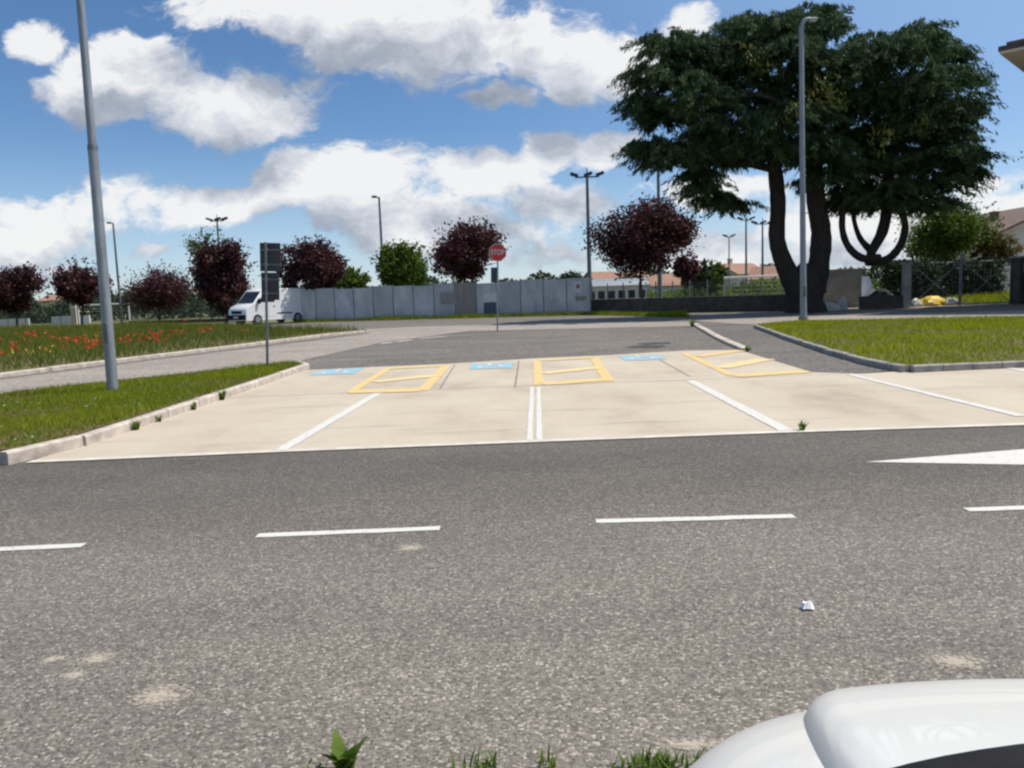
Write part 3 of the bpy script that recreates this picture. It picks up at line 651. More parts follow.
# ------------------------------------------------------------------ trees
def crown_points(c, rx, ry, rz, nclump, per, sig, shell=.55, flat=.0, lobes=9):
    """leaf centres gathered in clumps inside an uneven many-lobed crown"""
    L = []
    for i in range(lobes):
        d = unit(RNG.normal(size=(1, 3)))[0]; d[2] = d[2] * .8 + .1
        L.append((np.array(c) + d * np.array([rx, ry, rz]) * RNG.uniform(.42, .74), RNG.uniform(.30, .52)))
    L.append((np.array(c), .72))
    out = []; tint = []
    for i in range(nclump):
        q, s = L[RNG.integers(len(L))]
        d = unit(RNG.normal(size=(1, 3)))[0]; r = RNG.uniform(shell, 1) if RNG.uniform() < .8 else RNG.uniform(.1, 1)
        p = q + d * r * s * np.array([rx, ry, rz])
        k = int(per * RNG.uniform(.5, 1.5)); out.append(p + RNG.normal(size=(k, 3)) * sig * RNG.uniform(.6, 1.3)); tint.append(np.clip(RNG.uniform(0, .8) + RNG.normal(size=k) * .12, 0, 1))
    return np.concatenate(out), np.concatenate(tint)
def broad_tree(name, base, crown_c, rx, rz, mtl, label, cat='tree', group=None, ncl=420, per=34, leaf=.2, trunk_r=.13, fork=True, bark='barkthin', lobes=9):
    t = thing(name, base, label, cat, group); b = np.array(base, float); c = np.array(crown_c, float)
    mb = MB(); mid = b * .45 + c * .55 + np.array([random.uniform(-.15, .15), 0, -.2])
    mb.tube(spline([b - np.array([0, 0, .05]), b * .7 + mid * .3 + np.array([random.uniform(-.08, .08), 0, 0]), mid, c], 4), [trunk_r * (1.25 if i == 0 else 1 - .045 * i) for i in range(13)], 8)
    for i in range(9):
        a = i * 2.4; e = c + np.array([math.cos(a) * rx * .7, math.sin(a) * rx * .7, rz * random.uniform(-.4, .75)]); s = b * .35 + c * .65 + np.array([0, 0, random.uniform(-.6, .6)])
        mb.tube(spline([s, s * .5 + e * .5 + np.array([0, 0, .25]), e], 3), [trunk_r * .5 * (1 - .12 * k) for k in range(7)], 5)
    mb.build('trunk', bark, t, smooth=True, world=True)
    P, T = crown_points(c, rx, rx, rz, ncl, per, rx * .085, lobes=lobes)
    # loose shoots that break the outline
    k = 46; d = unit(RNG.normal(size=(k, 3))); d[:, 2] = np.abs(d[:, 2]) * .9 + .05
    for j in range(5): P = np.concatenate([P, c + d * np.array([rx, rx, rz]) * (.86 + .05 * j) + RNG.normal(size=(k, 3)) * .07]); T = np.concatenate([T, RNG.uniform(0, 1, k)])
    polys('crown', leafquads(P, leaf), 4, mtl, T, t); return t
GP = 'purple-leaved plum trees along the street'
def ptree(px, base_y, top_y, bot_y, half_w, Yv, label, mtl='plum', group=GP, name='plum_tree', ncl=400, per=36, leaf=.24, lobes=9, xoff=0):
    b = D(px, base_y, Yv); b[2] = 0.0
    top = D(px + xoff, top_y, Yv); bot = D(px + xoff, bot_y, Yv); c = (top + bot) / 2; rx = half_w / F * Yv; rz = (top[2] - bot[2]) / 2 * 1.05
    c = np.array([c[0], b[1], c[2]])
    return broad_tree(name, b, c, rx * 1.02, rz * 1.02, mtl, label, 'tree', group, ncl, per, leaf, lobes=lobes)
ptree(16, 325, 266, 316, 31, 72, 'dark purple plum tree cut by the left edge of the photo', leaf=.26)
ptree(82, 322, 257, 311, 25, 74, 'dark purple plum tree left of the tall grey lamp post in the verge', leaf=.26)
ptree(160, 322, 262, 316, 37, 70, 'wide low purple plum tree between the lamp post and the white van', leaf=.2, xoff=-4)
ptree(226, 323, 238, 319, 34, 64, 'tall dark plum tree with a green tree behind it, left of the white van', leaf=.26)
ptree(312, 321, 237, 302, 34, 60, 'dark plum tree behind the white van and the left end of the hoarding')
ptree(471, 318, 219, 287, 39, 60, 'broad purple plum tree above the hoarding behind the stop sign')
ptree(642, 313, 204, 282, 51, 53.5, 'round purple plum tree in front of the dark low wall, largest of the plums', ncl=800, per=36, leaf=.21, lobes=14)
ptree(687, 310, 252, 292, 13, 66, 'small slim purple plum tree just right of the largest plum', ncl=110, leaf=.26)
ptree(404, 318, 241, 292, 31, 64, 'bright green bushy tree above the hoarding beside a thin lamp post', 'green', None, 'leafy_tree', leaf=.26)
ptree(352, 318, 268, 296, 17, 70, 'small pale green tree peeping over the hoarding next to a plum', 'green', None, 'leafy_tree', ncl=130, leaf=.26)
ptree(212, 320, 228, 300, 24, 78, 'tall green tree rising behind the dark plum left of the van', 'green', None, 'leafy_tree', ncl=160, leaf=.25)
ptree(700, 300, 262, 296, 16, 88, 'dark green rounded tree beyond the low wall, left of a paler one', 'darkgreen', None, 'leafy_tree', ncl=150, leaf=.3)
ptree(716, 300, 261, 296, 12, 92, 'mid green narrow tree beyond the low wall near the far house', 'green', None, 'leafy_tree', ncl=120, leaf=.3)
ptree(632, 300, 276, 292, 20, 110, 'low dark green tree far behind the largest plum tree', 'darkgreen', None, 'leafy_tree', ncl=120, leaf=.35)
ptree(572, 300, 271, 292, 13, 110, 'small round green tree peeping over the right end of the hoarding', 'darkgreen', None, 'leafy_tree', ncl=100, leaf=.35)
ptree(944, 300, 196, 268, 49, 56, 'large bright green bushy tree behind the mesh gate', 'green', None, 'leafy_tree', ncl=480, per=30, leaf=.2, lobes=14)
ptree(994, 300, 227, 275, 19, 54, 'golden green shrub beside the pale house at the right', 'gold', None, 'golden_shrub', ncl=200, per=26, leaf=.16)
ptree(1084, 300, 90, 230, 50, 44, 'dark conifer-like tree just reaching in at the right edge', 'darkgreen', None, 'leafy_tree', ncl=260, leaf=.22)
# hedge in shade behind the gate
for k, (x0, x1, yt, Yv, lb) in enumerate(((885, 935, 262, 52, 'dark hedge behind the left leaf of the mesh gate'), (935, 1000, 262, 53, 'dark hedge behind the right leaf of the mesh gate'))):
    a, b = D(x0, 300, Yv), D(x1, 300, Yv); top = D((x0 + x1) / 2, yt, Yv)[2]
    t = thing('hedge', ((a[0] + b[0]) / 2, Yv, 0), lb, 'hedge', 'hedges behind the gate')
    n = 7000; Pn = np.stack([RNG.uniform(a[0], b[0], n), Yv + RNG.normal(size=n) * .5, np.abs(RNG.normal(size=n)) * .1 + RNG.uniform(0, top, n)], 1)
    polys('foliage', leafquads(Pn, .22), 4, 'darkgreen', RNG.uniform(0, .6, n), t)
# undergrowth and far wood: one dense band nobody could count
def belt(name, x0, x1, Yv, h0, h1, n, leaf, mtl='farwood'):
    xs = RNG.uniform(x0, x1, n); hh = h0 + (h1 - h0) * (.5 + .28 * np.sin(xs * .23 + 1) + .22 * np.sin(xs * .71))
    z = hh * RNG.uniform(0, 1, n) ** .8 + RNG.normal(size=n) * .15
    Pn = np.stack([xs, Yv + RNG.normal(size=n) * 2.5, np.maximum(z, 0)], 1)
    o = polys(name, leafquads(Pn, leaf), 4, mtl, np.clip(.5 + .4 * np.sin(xs * .9 + z) + RNG.normal(size=n) * .2, 0, 1)); o['kind'] = 'stuff'
belt('far_wood', -190, 250, 190, 3.0, 6.5, 42000, 1.0)
belt('far_scrub', -88, -20, 104, 1.6, 4.2, 16000, .5)
belt('field_scrub', 8, 40, 96, .8, 2.2, 9000, .4, 'green')

# the big cedar -------------------------------------------------
CY = 42.0
def cp(x, y, dy=0.0): return D(x, y, CY + dy)
cb = W(806, 313); cb = np.array([D(806, 313, CY)[0], CY, 0.0])
cedar = thing('cedar_tree', cb, 'huge dark cedar with forked trunk and drooping layered branches', 'tree')
def limb(name, pts, rad, n=10, sub=5):
    P = spline(pts, sub); R_ = np.interp(np.linspace(0, len(rad) - 1, len(P)), range(len(rad)), rad)
    return MB().tube(P, [r * random.uniform(.95, 1.05) for r in R_], n).build(name, 'bark', cedar, smooth=True, world=True)
limb('trunk', [cp(806, 316), cp(805, 300), cp(806, 284), cp(812, 266)], [1.18, .92, .88, .62], 14)
limb('limb', [cp(800, 296), cp(786, 268), cp(777, 240), cp(778, 205), cp(775, 170), cp(768, 120), cp(765, 60)], [.66, .48, .42, .40, .37, .28, .12], 12)
limb('limb', [cp(812, 290), cp(819, 262), cp(821, 232), cp(816, 200), cp(814, 150), cp(815, 90), cp(820, 25)], [.72, .54, .50, .48, .42, .3, .1], 12)
limb('limb', [cp(815, 150, 1), cp(850, 140, 2), cp(892, 150, 2), cp(905, 90, 2), cp(925, 40, 2)], [.4, .36, .32, .22, .08], 9)
limb('branch', [cp(860, 150, 1), cp(886, 172), cp(887, 205), cp(882, 232), cp(871, 253), cp(873, 262)], [.24, .26, .28, .28, .24, .14], 9)
limb('branch', [cp(880, 258, -.3), cp(862, 258, -.3), cp(848, 246, -.3), cp(842, 226, -.3), cp(845, 200, -.3), cp(850, 180, 0)], [.22, .20, .18, .16, .14, .08], 9)
limb('branch', [cp(866, 262), cp(886, 260), cp(900, 246), cp(905, 226), cp(900, 208), cp(893, 190)], [.22, .22, .20, .18, .15, .08], 9)
limb('branch', [cp(870, 250, .3), cp(860, 238, .3), cp(854, 220, .3), cp(851, 195, .3)], [.19, .15, .12, .07], 8)
for (a, b, dy) in (((775, 170), (650, 160), -1), ((772, 150), (640, 115), 1), ((770, 120), (650, 75), -1), ((768, 90), (690, 50), 1), ((815, 120), (850, 60), -1), ((890, 150), (985, 170), -1), ((895, 130), (965, 100), 1), ((815, 130), (740, 90), -2)):
    limb('branch', [cp(*a), cp((a[0] + b[0]) / 2, (a[1] + b[1]) / 2 - 8, dy), cp(*b, dy * 1.5)], [.2, .14, .05], 6)
PADS = [  # px, py, rx, ry : tiers of foliage
    (655, 48, 30, 16), (688, 52, 26, 16), (640, 78, 30, 14), (668, 80, 30, 14), (700, 75, 30, 18), (634, 105, 26, 12), (655, 118, 30, 14), (690, 105, 34, 18), (640, 150, 26, 12), (662, 160, 34, 14), (695, 148, 34, 16), (720, 160, 28, 12),
    (692, 188, 18, 10), (715, 200, 22, 8), (732, 205, 12, 6), (700, 175, 18, 8),
    (745, 28, 26, 12), (752, 45, 28, 14), (775, 30, 26, 14), (808, 18, 28, 12), (825, 30, 22, 14), (790, 55, 34, 16), (735, 70, 34, 18), (750, 100, 40, 20), (740, 130, 40, 18), (765, 150, 34, 16), (800, 90, 34, 20), (820, 70, 28, 18), (800, 125, 34, 20), (815, 155, 30, 18), (832, 105, 26, 18), (825, 180, 24, 12), (785, 155, 26, 10),
    (870, 50, 24, 14), (865, 75, 26, 16), (895, 60, 26, 16), (925, 40, 22, 18), (905, 45, 20, 12), (950, 60, 20, 14), (940, 85, 34, 16), (905, 95, 36, 20), (868, 105, 30, 18), (955, 108, 28, 14), (930, 125, 38, 18), (890, 135, 38, 20), (855, 135, 28, 18), (960, 140, 26, 12), (945, 160, 40, 14), (900, 165, 40, 16), (860, 165, 32, 16), (975, 172, 18, 7), (930, 185, 40, 12), (890, 195, 38, 12), (855, 192, 28, 14), (925, 205, 28, 8), (845, 205, 16, 8), (880, 205, 26, 8)]
def cedar_foliage():
    V = []; T = []
    for (px, py, rx, ry) in PADS:
        RX, RZ = max(.35, rx / F * CY - .45), max(.2, ry / F * CY - .12)
        dep = 2.6 if 660 < px < 960 else 1.5
        for rep in range(2):
            c0 = cp(px + (11 if px < 700 else (-9 if px > 955 else 0)), py, RNG.uniform(-dep, dep)); ns = int(24 + RX * RZ * 46)
            for i in range(ns):
                a = RNG.uniform(0, 2 * math.pi); r = RNG.uniform(.05, 1) ** .6
                s = c0 + np.array([math.cos(a) * RX * r, math.sin(a) * RX * .8 * r, RNG.uniform(-1, 1) * RZ * math.sqrt(max(0, 1 - r * r)) + RZ * .25])
                dirn = np.array([math.cos(a) * .9 + RNG.normal() * .35, math.sin(a) * .8 + RNG.normal() * .35, RNG.normal() * .12 + .12]); L_ = RNG.uniform(.5, 1.25)
                k = int(44 * L_) + 8; u = np.sort(RNG.uniform(0, 1, k))
                P = s + dirn * (u * L_)[:, None]; P[:, 2] -= (u ** 2) * L_ * .55
                P += RNG.normal(size=(k, 3)) * np.array([.09, .09, .05])
                dd = np.tile(dirn * .5, (k, 1)); dd[:, 2] -= .75
                V.append(leafquads(P, .27, aspect=.20, direction=dd)); T.append(np.clip(RNG.uniform(0, .75) + u * .3, 0, 1))
    return np.concatenate(V), np.concatenate(T)
Vc, Tc = cedar_foliage()
polys('foliage', Vc, 4, 'cedar', Tc, cedar)
Vy = []; Ty = []
for (px, py, rx) in ((826, 88, 10), (884, 137, 8), (924, 128, 7), (795, 112, 9), (835, 100, 8), (760, 62, 9)):
    for i in range(13):
        s = cp(px + RNG.normal() * rx, py + RNG.normal() * rx * .8, -3.2 + RNG.normal() * .3); k = 9
        P = s + RNG.normal(size=(k, 3)) * .17; dd = np.tile(np.array([0, -.2, -.9]), (k, 1)); Vy.append(leafquads(P, .24, aspect=.25, direction=dd)); Ty.append(RNG.uniform(0, 1, k))
polys('yellowing_foliage', np.concatenate(Vy), 4, 'cedaryellow', np.concatenate(Ty), cedar)

# ------------------------------------------------------------------ street furniture
def rings(mb, x, y, z0, z1, r, n=12): mb.tube([(x, y, z0), (x, y, z1)], r, n)
# near lamp post in the left verge
b = W(113, 391, .1)
t = thing('lamp_post', b, 'tall grey tapered lamp post standing in the left grass verge', 'lamp post'); t.rotation_euler = (0, math.radians(.55), 0)
MB().tube([(0, 0, -.05), (0, 0, 1.2), (0, 0, 4.05), (0, 0, 4.1), (0, 0, 4.1), (0, 0, 9.6)], [.092, .088, .078, .078, .068, .05], 20).build('pole', 'galv', t, smooth=True)
m_ = MB(); rings(m_, 0, 0, 4.02, 4.10, .081, 20); m_.build('collar', 'galvdark', t)
MB().box((.0, -.083, 1.0), (.09, .03, .34), 0, .008).build('access_door', 'galvdark', t)
MB().tube([(0, 0, 9.55), (.2, 0, 9.72), (.7, 0, 9.82), (1.2, 0, 9.85)], .035, 10).build('arm', 'galv', t, smooth=True)
lh = MB().box((1.45, 0, 9.86), (.62, .26, .10), 0, .04).build('lamp_head', 'galvdark', t); MB().box((1.47, 0, 9.80), (.44, .2, .03), 0, .01).build('lens', 'lampglass', lh)
# lamp post at the lawn with the bent top
b = np.array([D(803.5, 322, 31.5)[0], 31.5, .1])
t = thing('lamp_post', b, 'pale grey lamp post with hooked top in front of the cedar', 'lamp post'); t.rotation_euler = (0, math.radians(-.65), 0)
Ht = D(800, 24, 31.5)[2] - .1; pth = [(0, 0, -.05), (0, 0, 1.5), (0, 0, Ht * .5), (0, 0, Ht - .2)] + [(.24 - .24 * math.cos(a), 0, Ht - .2 + .36 * math.sin(a)) for a in (.25, .55, .85, 1.15, 1.45)] + [(.32, 0, Ht + .16)]
MB().tube(pth, [.125, .118, .10, .085, .082, .08, .08, .078, .075, .07], 16).build('pole', 'galv', t, smooth=True)
m_ = MB(); rings(m_, 0, 0, -.05, .12, .19, 16); m_.build('base_collar', 'kerbgrey', t)
MB().box((0, -.117, 1.1), (.12, .03, .42), 0, .01).build('access_door', 'galvdark', t)
lh = MB().box((.42, 0, Ht + .14), (.34, .20, .09), 0, .04).build('lamp_head', 'galv', t); MB().box((.43, 0, Ht + .085), (.24, .17, .03), 0, .01).build('lens', 'lampglass', lh)
# far lamp posts and floodlight masts
def far_lamp(px, py_top, Yv, label, side, r=.09):
    b = D(px, 300, Yv); b[2] = 0; H = D(px, py_top, Yv)[2]
    x = D(px - (D(px, py_top, Yv)[0] - b[0]) * 0, py_top, Yv)[0]; b[0] = x
    t = thing('street_lamp', b, label, 'street lamp')
    MB().tube([(0, 0, -.05), (0, 0, H * .5), (0, 0, H)], [r * 1.3, r * 1.1, r * .8], 10).build('pole', 'galvdark', t, smooth=True)
    MB().tube([(0, 0, H - .1), (side * .22, 0, H + .02)], .05, 6).build('arm', 'galvdark', t); MB().box((side * .38, 0, H + .03), (.42, .3, .16), 0, .05).build('lamp_head', 'darksteel', t)
far_lamp(113, 223, 80, 'thin dark street lamp behind the plum trees beside the grey lamp post', -1, .10)
far_lamp(379, 197, 66, 'thin street lamp rising from the green tree behind the hoarding', -1, .10)
def flood(px, py, Yv, half, lamps, label, r=.12):
    top = D(px, py, Yv); t = thing('floodlight_mast', (top[0], Yv, 0), label, 'floodlight', 'floodlight masts of the sports field'); H = top[2]
    MB().tube([(0, 0, -.05), (0, 0, H * .5), (0, 0, H)], [r * 1.4, r * 1.15, r * .8], 10).build('mast', 'galvdark', t, smooth=True)
    MB().box((0, 0, H), (half * 2, .12, .12)).build('crossbar', 'galvdark', t)
    for k in range(lamps):
        x = -half + 2 * half * k / (lamps - 1); s = -1 if x < 0 else 1
        m_ = MB(); m_.extrude([(-.34, -.12), (.34, .10), (.30, .34), (-.38, .12)] if s > 0 else [(-.34, .10), (.34, -.12), (.38, .12), (-.30, .34)], (x + s * .1, -.25, H + .12), (1, 0, 0), (0, 0, 1), (0, 1, 0), .5)
        m_.build('floodlight', 'darksteel', t)
    if lamps > 2 or half > 1: MB().tube([(0, 0, H), (0, 0, H + .75)], .05, 6).build('finial', 'galvdark', t)
flood(587, 177, 72, 1.05, 3, 'tall floodlight mast at the right end of the hoarding', .15)
flood(658, 168, 72, 1.05, 3, 'tall mast rising behind the largest plum into the cedar branches', .15)
flood(217, 221, 98, .85, 3, 'floodlight mast poking above the green and plum trees at left', .12)
flood(746, 220, 112, .75, 2, 'slim twin floodlight mast left of the pair near the cedar trunk', .13)
flood(762.5, 224, 104, .95, 3, 'wide-headed floodlight mast nearest the left cedar limb', .13)
flood(729, 237, 130, .55, 2, 'smallest and faintest floodlight mast beyond the low wall', .10)
# road sign seen from the back
b = W(267.5, 366, .1); t = thing('road_sign', b, 'two dark sign boards seen from behind on a thin post', 'road sign'); t.rotation_euler = (0, .055, 0)
Yv = b[1]; H = D(267, 242, Yv)[2] - .1
MB().tube([(0, 0, -.1), (0, 0, H)], .03, 12).build('post', 'galvdark', t, smooth=True)
def zpx(y): return D(268, y, Yv)[2] - .1
z0, z1, z2, z3 = zpx(300), zpx(271.9), zpx(271.5), zpx(242)
cxs = .085
for a, c, w in ((z0, z1, .40), (z2, z3, .46)):
    s = MB().box((cxs if w > .42 else cxs - .01, .055, (a + c) / 2), (w, .022, c - a - .015), 0, .006).build('sign_board', 'signback', t)
    for q in (.25, .75):
        MB().box((cxs, .036, a + (c - a) * q), (w * .9, .016, .035)).build('rail', 'galvdark', s)
        MB().box((0, .02, a + (c - a) * q), (.085, .03, .05)).build('clamp', 'galv', s)
# stop sign
Yv = 33.0; b = np.array([D(497.5, 331, Yv)[0], Yv, 0]); t = thing('stop_sign', b, 'red octagonal stop sign on a grey post at the junction', 'road sign'); t.rotation_euler = (0, .042, 0)
H = D(497, 240, Yv)[2]; zc = D(497, 252.5, Yv)[2]; R_ = .36
MB().tube([(0, 0, -.1), (0, 0, zc + .2)], .035, 12).build('post', 'galv', t, smooth=True)
def octa(r, y0, y1):
    m_ = MB(); return m_.extrude([(r * math.cos(math.pi / 8 + k * math.pi / 4), r * math.sin(math.pi / 8 + k * math.pi / 4)) for k in range(8)], (0, y0, zc), (1, 0, 0), (0, 0, 1), (0, 1, 0), y1 - y0)
s = octa(R_ + .02, -.066, -.048).build('sign_plate', 'signwhite', t)
octa(R_ - .005, -.072, -.067).build('red_face', 'red', s)
cu_ = bpy.data.curves.new('stop_text', 'FONT'); cu_.body = 'STOP'; cu_.size = .27; cu_.align_x = 'CENTER'; cu_.align_y = 'CENTER'; cu_.extrude = .002; cu_.offset = .006
to = bpy.data.objects.new('tmp_text', cu_); COL.objects.link(to)
dg = bpy.context.evaluated_depsgraph_get(); me = bpy.data.meshes.new_from_object(to.evaluated_get(dg)); COL.objects.unlink(to); bpy.data.objects.remove(to)
me.materials.clear(); me.materials.append(M_['signwhite']); to = bpy.data.objects.new('lettering', me); COL.objects.link(to); to.parent = s
to.location = (0, -.0755, zc); to.rotation_euler = (math.pi / 2, 0, 0); to.scale = (.86, 1.1, 1)
MB().box((-.13, .02, D(497, 275, Yv)[2]), (.30, .02, .62), 0, .005).build('rear_plate', 'skyblue', t)
for dz in (-.2, .15): MB().box((0, -.03, zc + dz), (.09, .03, .05)).build('clamp', 'galvdark', t)

# ------------------------------------------------------------------ hoarding, walls, fences
ho = thing('hoarding', (HA[0], HA[1], 0), 'long grey sheet hoarding fence across the far side of the street', 'fence')
npan = 14; Lh = np.linalg.norm(HB - HA); pwid = Lh / npan
for i in range(npan):
    m_ = MB(); h = 2.34 + .06 * math.sin(i * 1.9) + (.05 if i > 11 else 0); prof = []
    steps = 16
    for k in range(steps + 1):
        x = .02 + (pwid - .04) * k / steps; prof.append((x, .0 if (k // 1) % 2 else .018))
    o3 = np.array([HA[0] + hd[0] * i * pwid, HA[1] + hd[1] * i * pwid])
    vs_ = []
    for z in (.05, h):
        for (a, c) in prof: q = o3 + hd * a + hn * c; vs_.append((q[0], q[1], z))
    n = len(prof); m_.add(vs_, [(k, k + 1, n + k + 1, n + k) for k in range(n - 1)])
    mt_ = 'hoardply' if i == 8 else ('hoardb' if i in (1, 4, 7, 10) else 'hoard')
    p = m_.build('panel', mt_, ho, world=True, fix=False)
    if i == 8: p['label'] = 'brownish board panel of the hoarding'
    for z in (.12, h - .1):
        q = o3 + hd * pwid / 2 - hn * .05; MB().box((q[0], q[1], z), (pwid, .05, .08), math.atan2(hd[1], hd[0])).build('rail', 'galvdark', p, world=False).matrix_parent_inverse = Matrix.Translation((-HA[0], -HA[1], 0))
for i in range(npan + 1):
    q = HA + hd * i * pwid - hn * .03; m_ = MB(); m_.box((q[0], q[1], 1.2), (.07, .10, 2.44), math.atan2(hd[1], hd[0])); m_.build('post', 'galvdark', ho, world=True)
def notice(px0, px1, y0, y1, mtl, label, extra=None, cat='notice'):
    pts = [ray(px0, (y0 + y1) / 2), ray(px1, (y0 + y1) / 2)]
    def hit(v):
        n3 = np.array([hn[0], hn[1]]); A = HA + hn * .04; tt = ((A - CP[:2]) @ n3) / (v[:2] @ n3); return CP + v * tt
    a, b = hit(pts[0]), hit(pts[1]); c = (a + b) / 2; top = hit(ray((px0 + px1) / 2, y0))[2]; bot = hit(ray((px0 + px1) / 2, y1))[2]
    w = np.linalg.norm((b - a)[:2]); rz = math.atan2(hd[1], hd[0])
    t = thing('notice_board', (c[0], c[1], bot), label, cat, None, rz); MB().box((0, 0, (top - bot) / 2), (w, .024, top - bot)).build('board', mtl, t)
    if extra:
        for (u0, u1, v0, v1, mm, nm) in extra: MB().box((w * ((u0 + u1) / 2 - .5), -.018, (top - bot) * (v0 + v1) / 2), (w * (u1 - u0), .008, (top - bot) * (v1 - v0))).build(nm, mm, t)
notice(440, 457, 292, 304, 'noticegrey', 'faded grey notice fixed to the hoarding left of the stop sign')
notice(484, 497, 293, 302, 'noticewhite', 'white notice on the hoarding directly behind the stop sign post')
notice(484, 496, 302.5, 314, 'noticeblue', 'dark blue notice below the white one behind the stop sign post')
notice(574, 582, 281.5, 293, 'noticewhite', 'small white and red sign at the right end of the hoarding', [(.25, .75, .4, .75, 'redfaded', 'red_mark')])
notice(575.5, 586, 296, 300.5, 'noticegrey', 'narrow grey strip sign at the right end of the hoarding')
# low dark stone wall to the cedar
def wall(name, a, b, h, th, mtl, label, cope=None, cat='wall'):
    a, b = np.array(a[:2]), np.array(b[:2]); c = (a + b) / 2; L_ = np.linalg.norm(b - a); rz = math.atan2(b[1] - a[1], b[0] - a[0])
    t = thing(name, (c[0], c[1], 0), label, cat, None, rz); MB().box((0, 0, h / 2 - .05), (L_, th, h + .1)).build('body', mtl, t)
    if cope: MB().box((0, 0, h + .035), (L_ + .02, th + .08, .07), 0, .01).build('coping', cope, t)
    return t
def at0(px, Yv): p = D(px, 300, Yv); return (p[0], Yv)
wall('stone_wall', at0(590, 53), at0(797, 44.5), .86, .35, 'darkwall', 'low dark stone wall running from the hoarding to the cedar', 'darkwall')
wall('garden_wall', at0(820, 47), at0(862, 46.5), 2.15, .2, 'concretewall', 'grey panel wall between the cedar and the gate', 'kerbgrey')
wall('planter_wall', at0(860, 43.2), at0(906, 43), .62, .4, 'darkwall', 'dark low wall beside the left gate pillar', 'darkwall')
def mesh_fence(a, b, h, z0, label, mtl, posts, gap=.2, wr=.012, name='mesh_fence', cat='fence', rails=False):
    a, b = np.array(a[:2]), np.array(b[:2]); L_ = np.linalg.norm(b - a); rz = math.atan2(b[1] - a[1], b[0] - a[0])
    t = thing(name, (a[0], a[1], z0), label, cat, None, rz); m_ = MB()
    n = int(L_ / gap)
    for i in range(n + 1): m_.box((i * L_ / n, 0, h / 2), (wr, wr, h))
    for k in range(int(h / gap) + 1): m_.box((L_ / 2, .004, min(h, k * gap)), (L_, wr, wr))
    m_.build('wire_mesh', mtl, t)
    for i in range(posts + 1): MB().tube([(i * L_ / posts, .03, -.05), (i * L_ / posts, .03, h + .08)], .04, 8).build('post', mtl, t)
    return t
mesh_fence(at0(592, 56), at0(800, 50), 1.9, 0, 'grey wire mesh fence behind the low dark wall', 'wiregrey', 12, .16, .009)
mesh_fence(at0(129, 77), at0(236, 72), 1.9, 0, 'green wire mesh fence behind the meadow left of the van', 'wiregreen', 6, .16, .016)
mesh_fence(at0(-30, 78), at0(76, 78), 1.7, 0, 'green wire mesh fence behind the meadow at the far left', 'wiregreen', 6, .16, .016)
wall('low_wall', at0(128, 74.5), at0(236, 70), .28, .2, 'darkwall', 'dark low kerb wall at the foot of the green fence')
wall('white_wall', at0(-40, 92), at0(27, 92), .75, .2, 'plaster', 'white low wall at the far left behind the poppies')
wall('white_wall', at0(50, 90), at0(88, 90), .85, .2, 'plaster', 'short white low wall left of the grey lamp post')
wall('pillar', at0(70.5, 84), at0(76, 84), 2.0, .5, 'cream', 'cream masonry pillar behind the meadow left of the lamp post', None, 'pillar')
# football goals
def goal(a, b, h, label, depth=1.2):
    a, b = np.array(a[:2]), np.array(b[:2]); L_ = np.linalg.norm(b - a); rz = math.atan2(b[1] - a[1], b[0] - a[0])
    t = thing('football_goal', (a[0], a[1], 0), label, 'goal', 'football goals on the sports field', rz)
    for x in (0, L_): MB().tube([(x, 0, -.02), (x, 0, h)], .085, 8).build('goal_post', 'wirewhite', t)
    MB().tube([(-.08, 0, h), (L_ + .08, 0, h)], .085, 8).build('crossbar', 'wirewhite', t)
    m_ = MB(); n = int(L_ / .35)
    for i in range(n + 1): m_.tube([(i * L_ / n, 0, h), (i * L_ / n, depth * .6, h - .05), (i * L_ / n, depth * 1.4, 0)], .004, 4)
    for k in range(7): m_.tube([(0, depth * (.6 + .8 * k / 6), (h - .05) * (1 - k / 6)), (L_, depth * (.6 + .8 * k / 6), (h - .05) * (1 - k / 6))], .004, 4)
    m_.build('net', 'wirewhite', t)
goal(at0(77, 82), at0(128, 80), 1.95, 'white football goal behind the poppy meadow')
goal(at0(725, 74), at0(787, 72), 2.25, 'white football goal with net beyond the low dark wall')

# gate at the right
GY = 43.0
gx0, gx1, gx2 = D(909, 300, GY)[0], D(960, 300, GY)[0], D(1012, 300, GY)[0]
gh = D(930, 263, GY)[2]
gt = thing('mesh_gate', ((gx0 + gx2) / 2, GY, 0), 'wide double-leaf wire mesh gate with cross braces', 'gate')
ox = (gx0 + gx2) / 2
for (a, b) in ((gx0 + .1, gx1 - .06), (gx1 + .06, gx2 - .1)):
    a -= ox; b -= ox; f = MB()
    f.tube([(a, 0, .12), (b, 0, .12)], .03, 6); f.tube([(a, 0, gh), (b, 0, gh)], .03, 6); f.tube([(a, 0, .08), (a, 0, gh + .03)], .03, 6); f.tube([(b, 0, .08), (b, 0, gh + .03)], .03, 6)
    f.tube([(a, -.02, .12), (b, -.02, gh)], .022, 6); f.tube([(a, .02, gh), (b, .02, .12)], .022, 6)
    lf = f.build('gate_leaf', 'wiregrey', gt); w = MB()
    n = int((b - a) / .16)
    for i in range(1, n): w.box((a + (b - a) * i / n, .03, gh / 2 + .05), (.006, .006, gh - .1))
    for k in range(1, int(gh / .16)): w.box(((a + b) / 2, .034, .1 + k * .16), (b - a, .006, .006))
    w.build('wire_mesh', 'wiregrey', lf)
MB().tube([(gx1 - ox, 0, -.05), (gx1 - ox, 0, gh + .5)], .055, 10).build('centre_post', 'wiregrey', gt)
m_ = MB(); m_.box((gx1 - ox, -.05, 1.05), (.22, .08, .3), 0, .02); m_.build('lock_box', 'galvdark', gt)
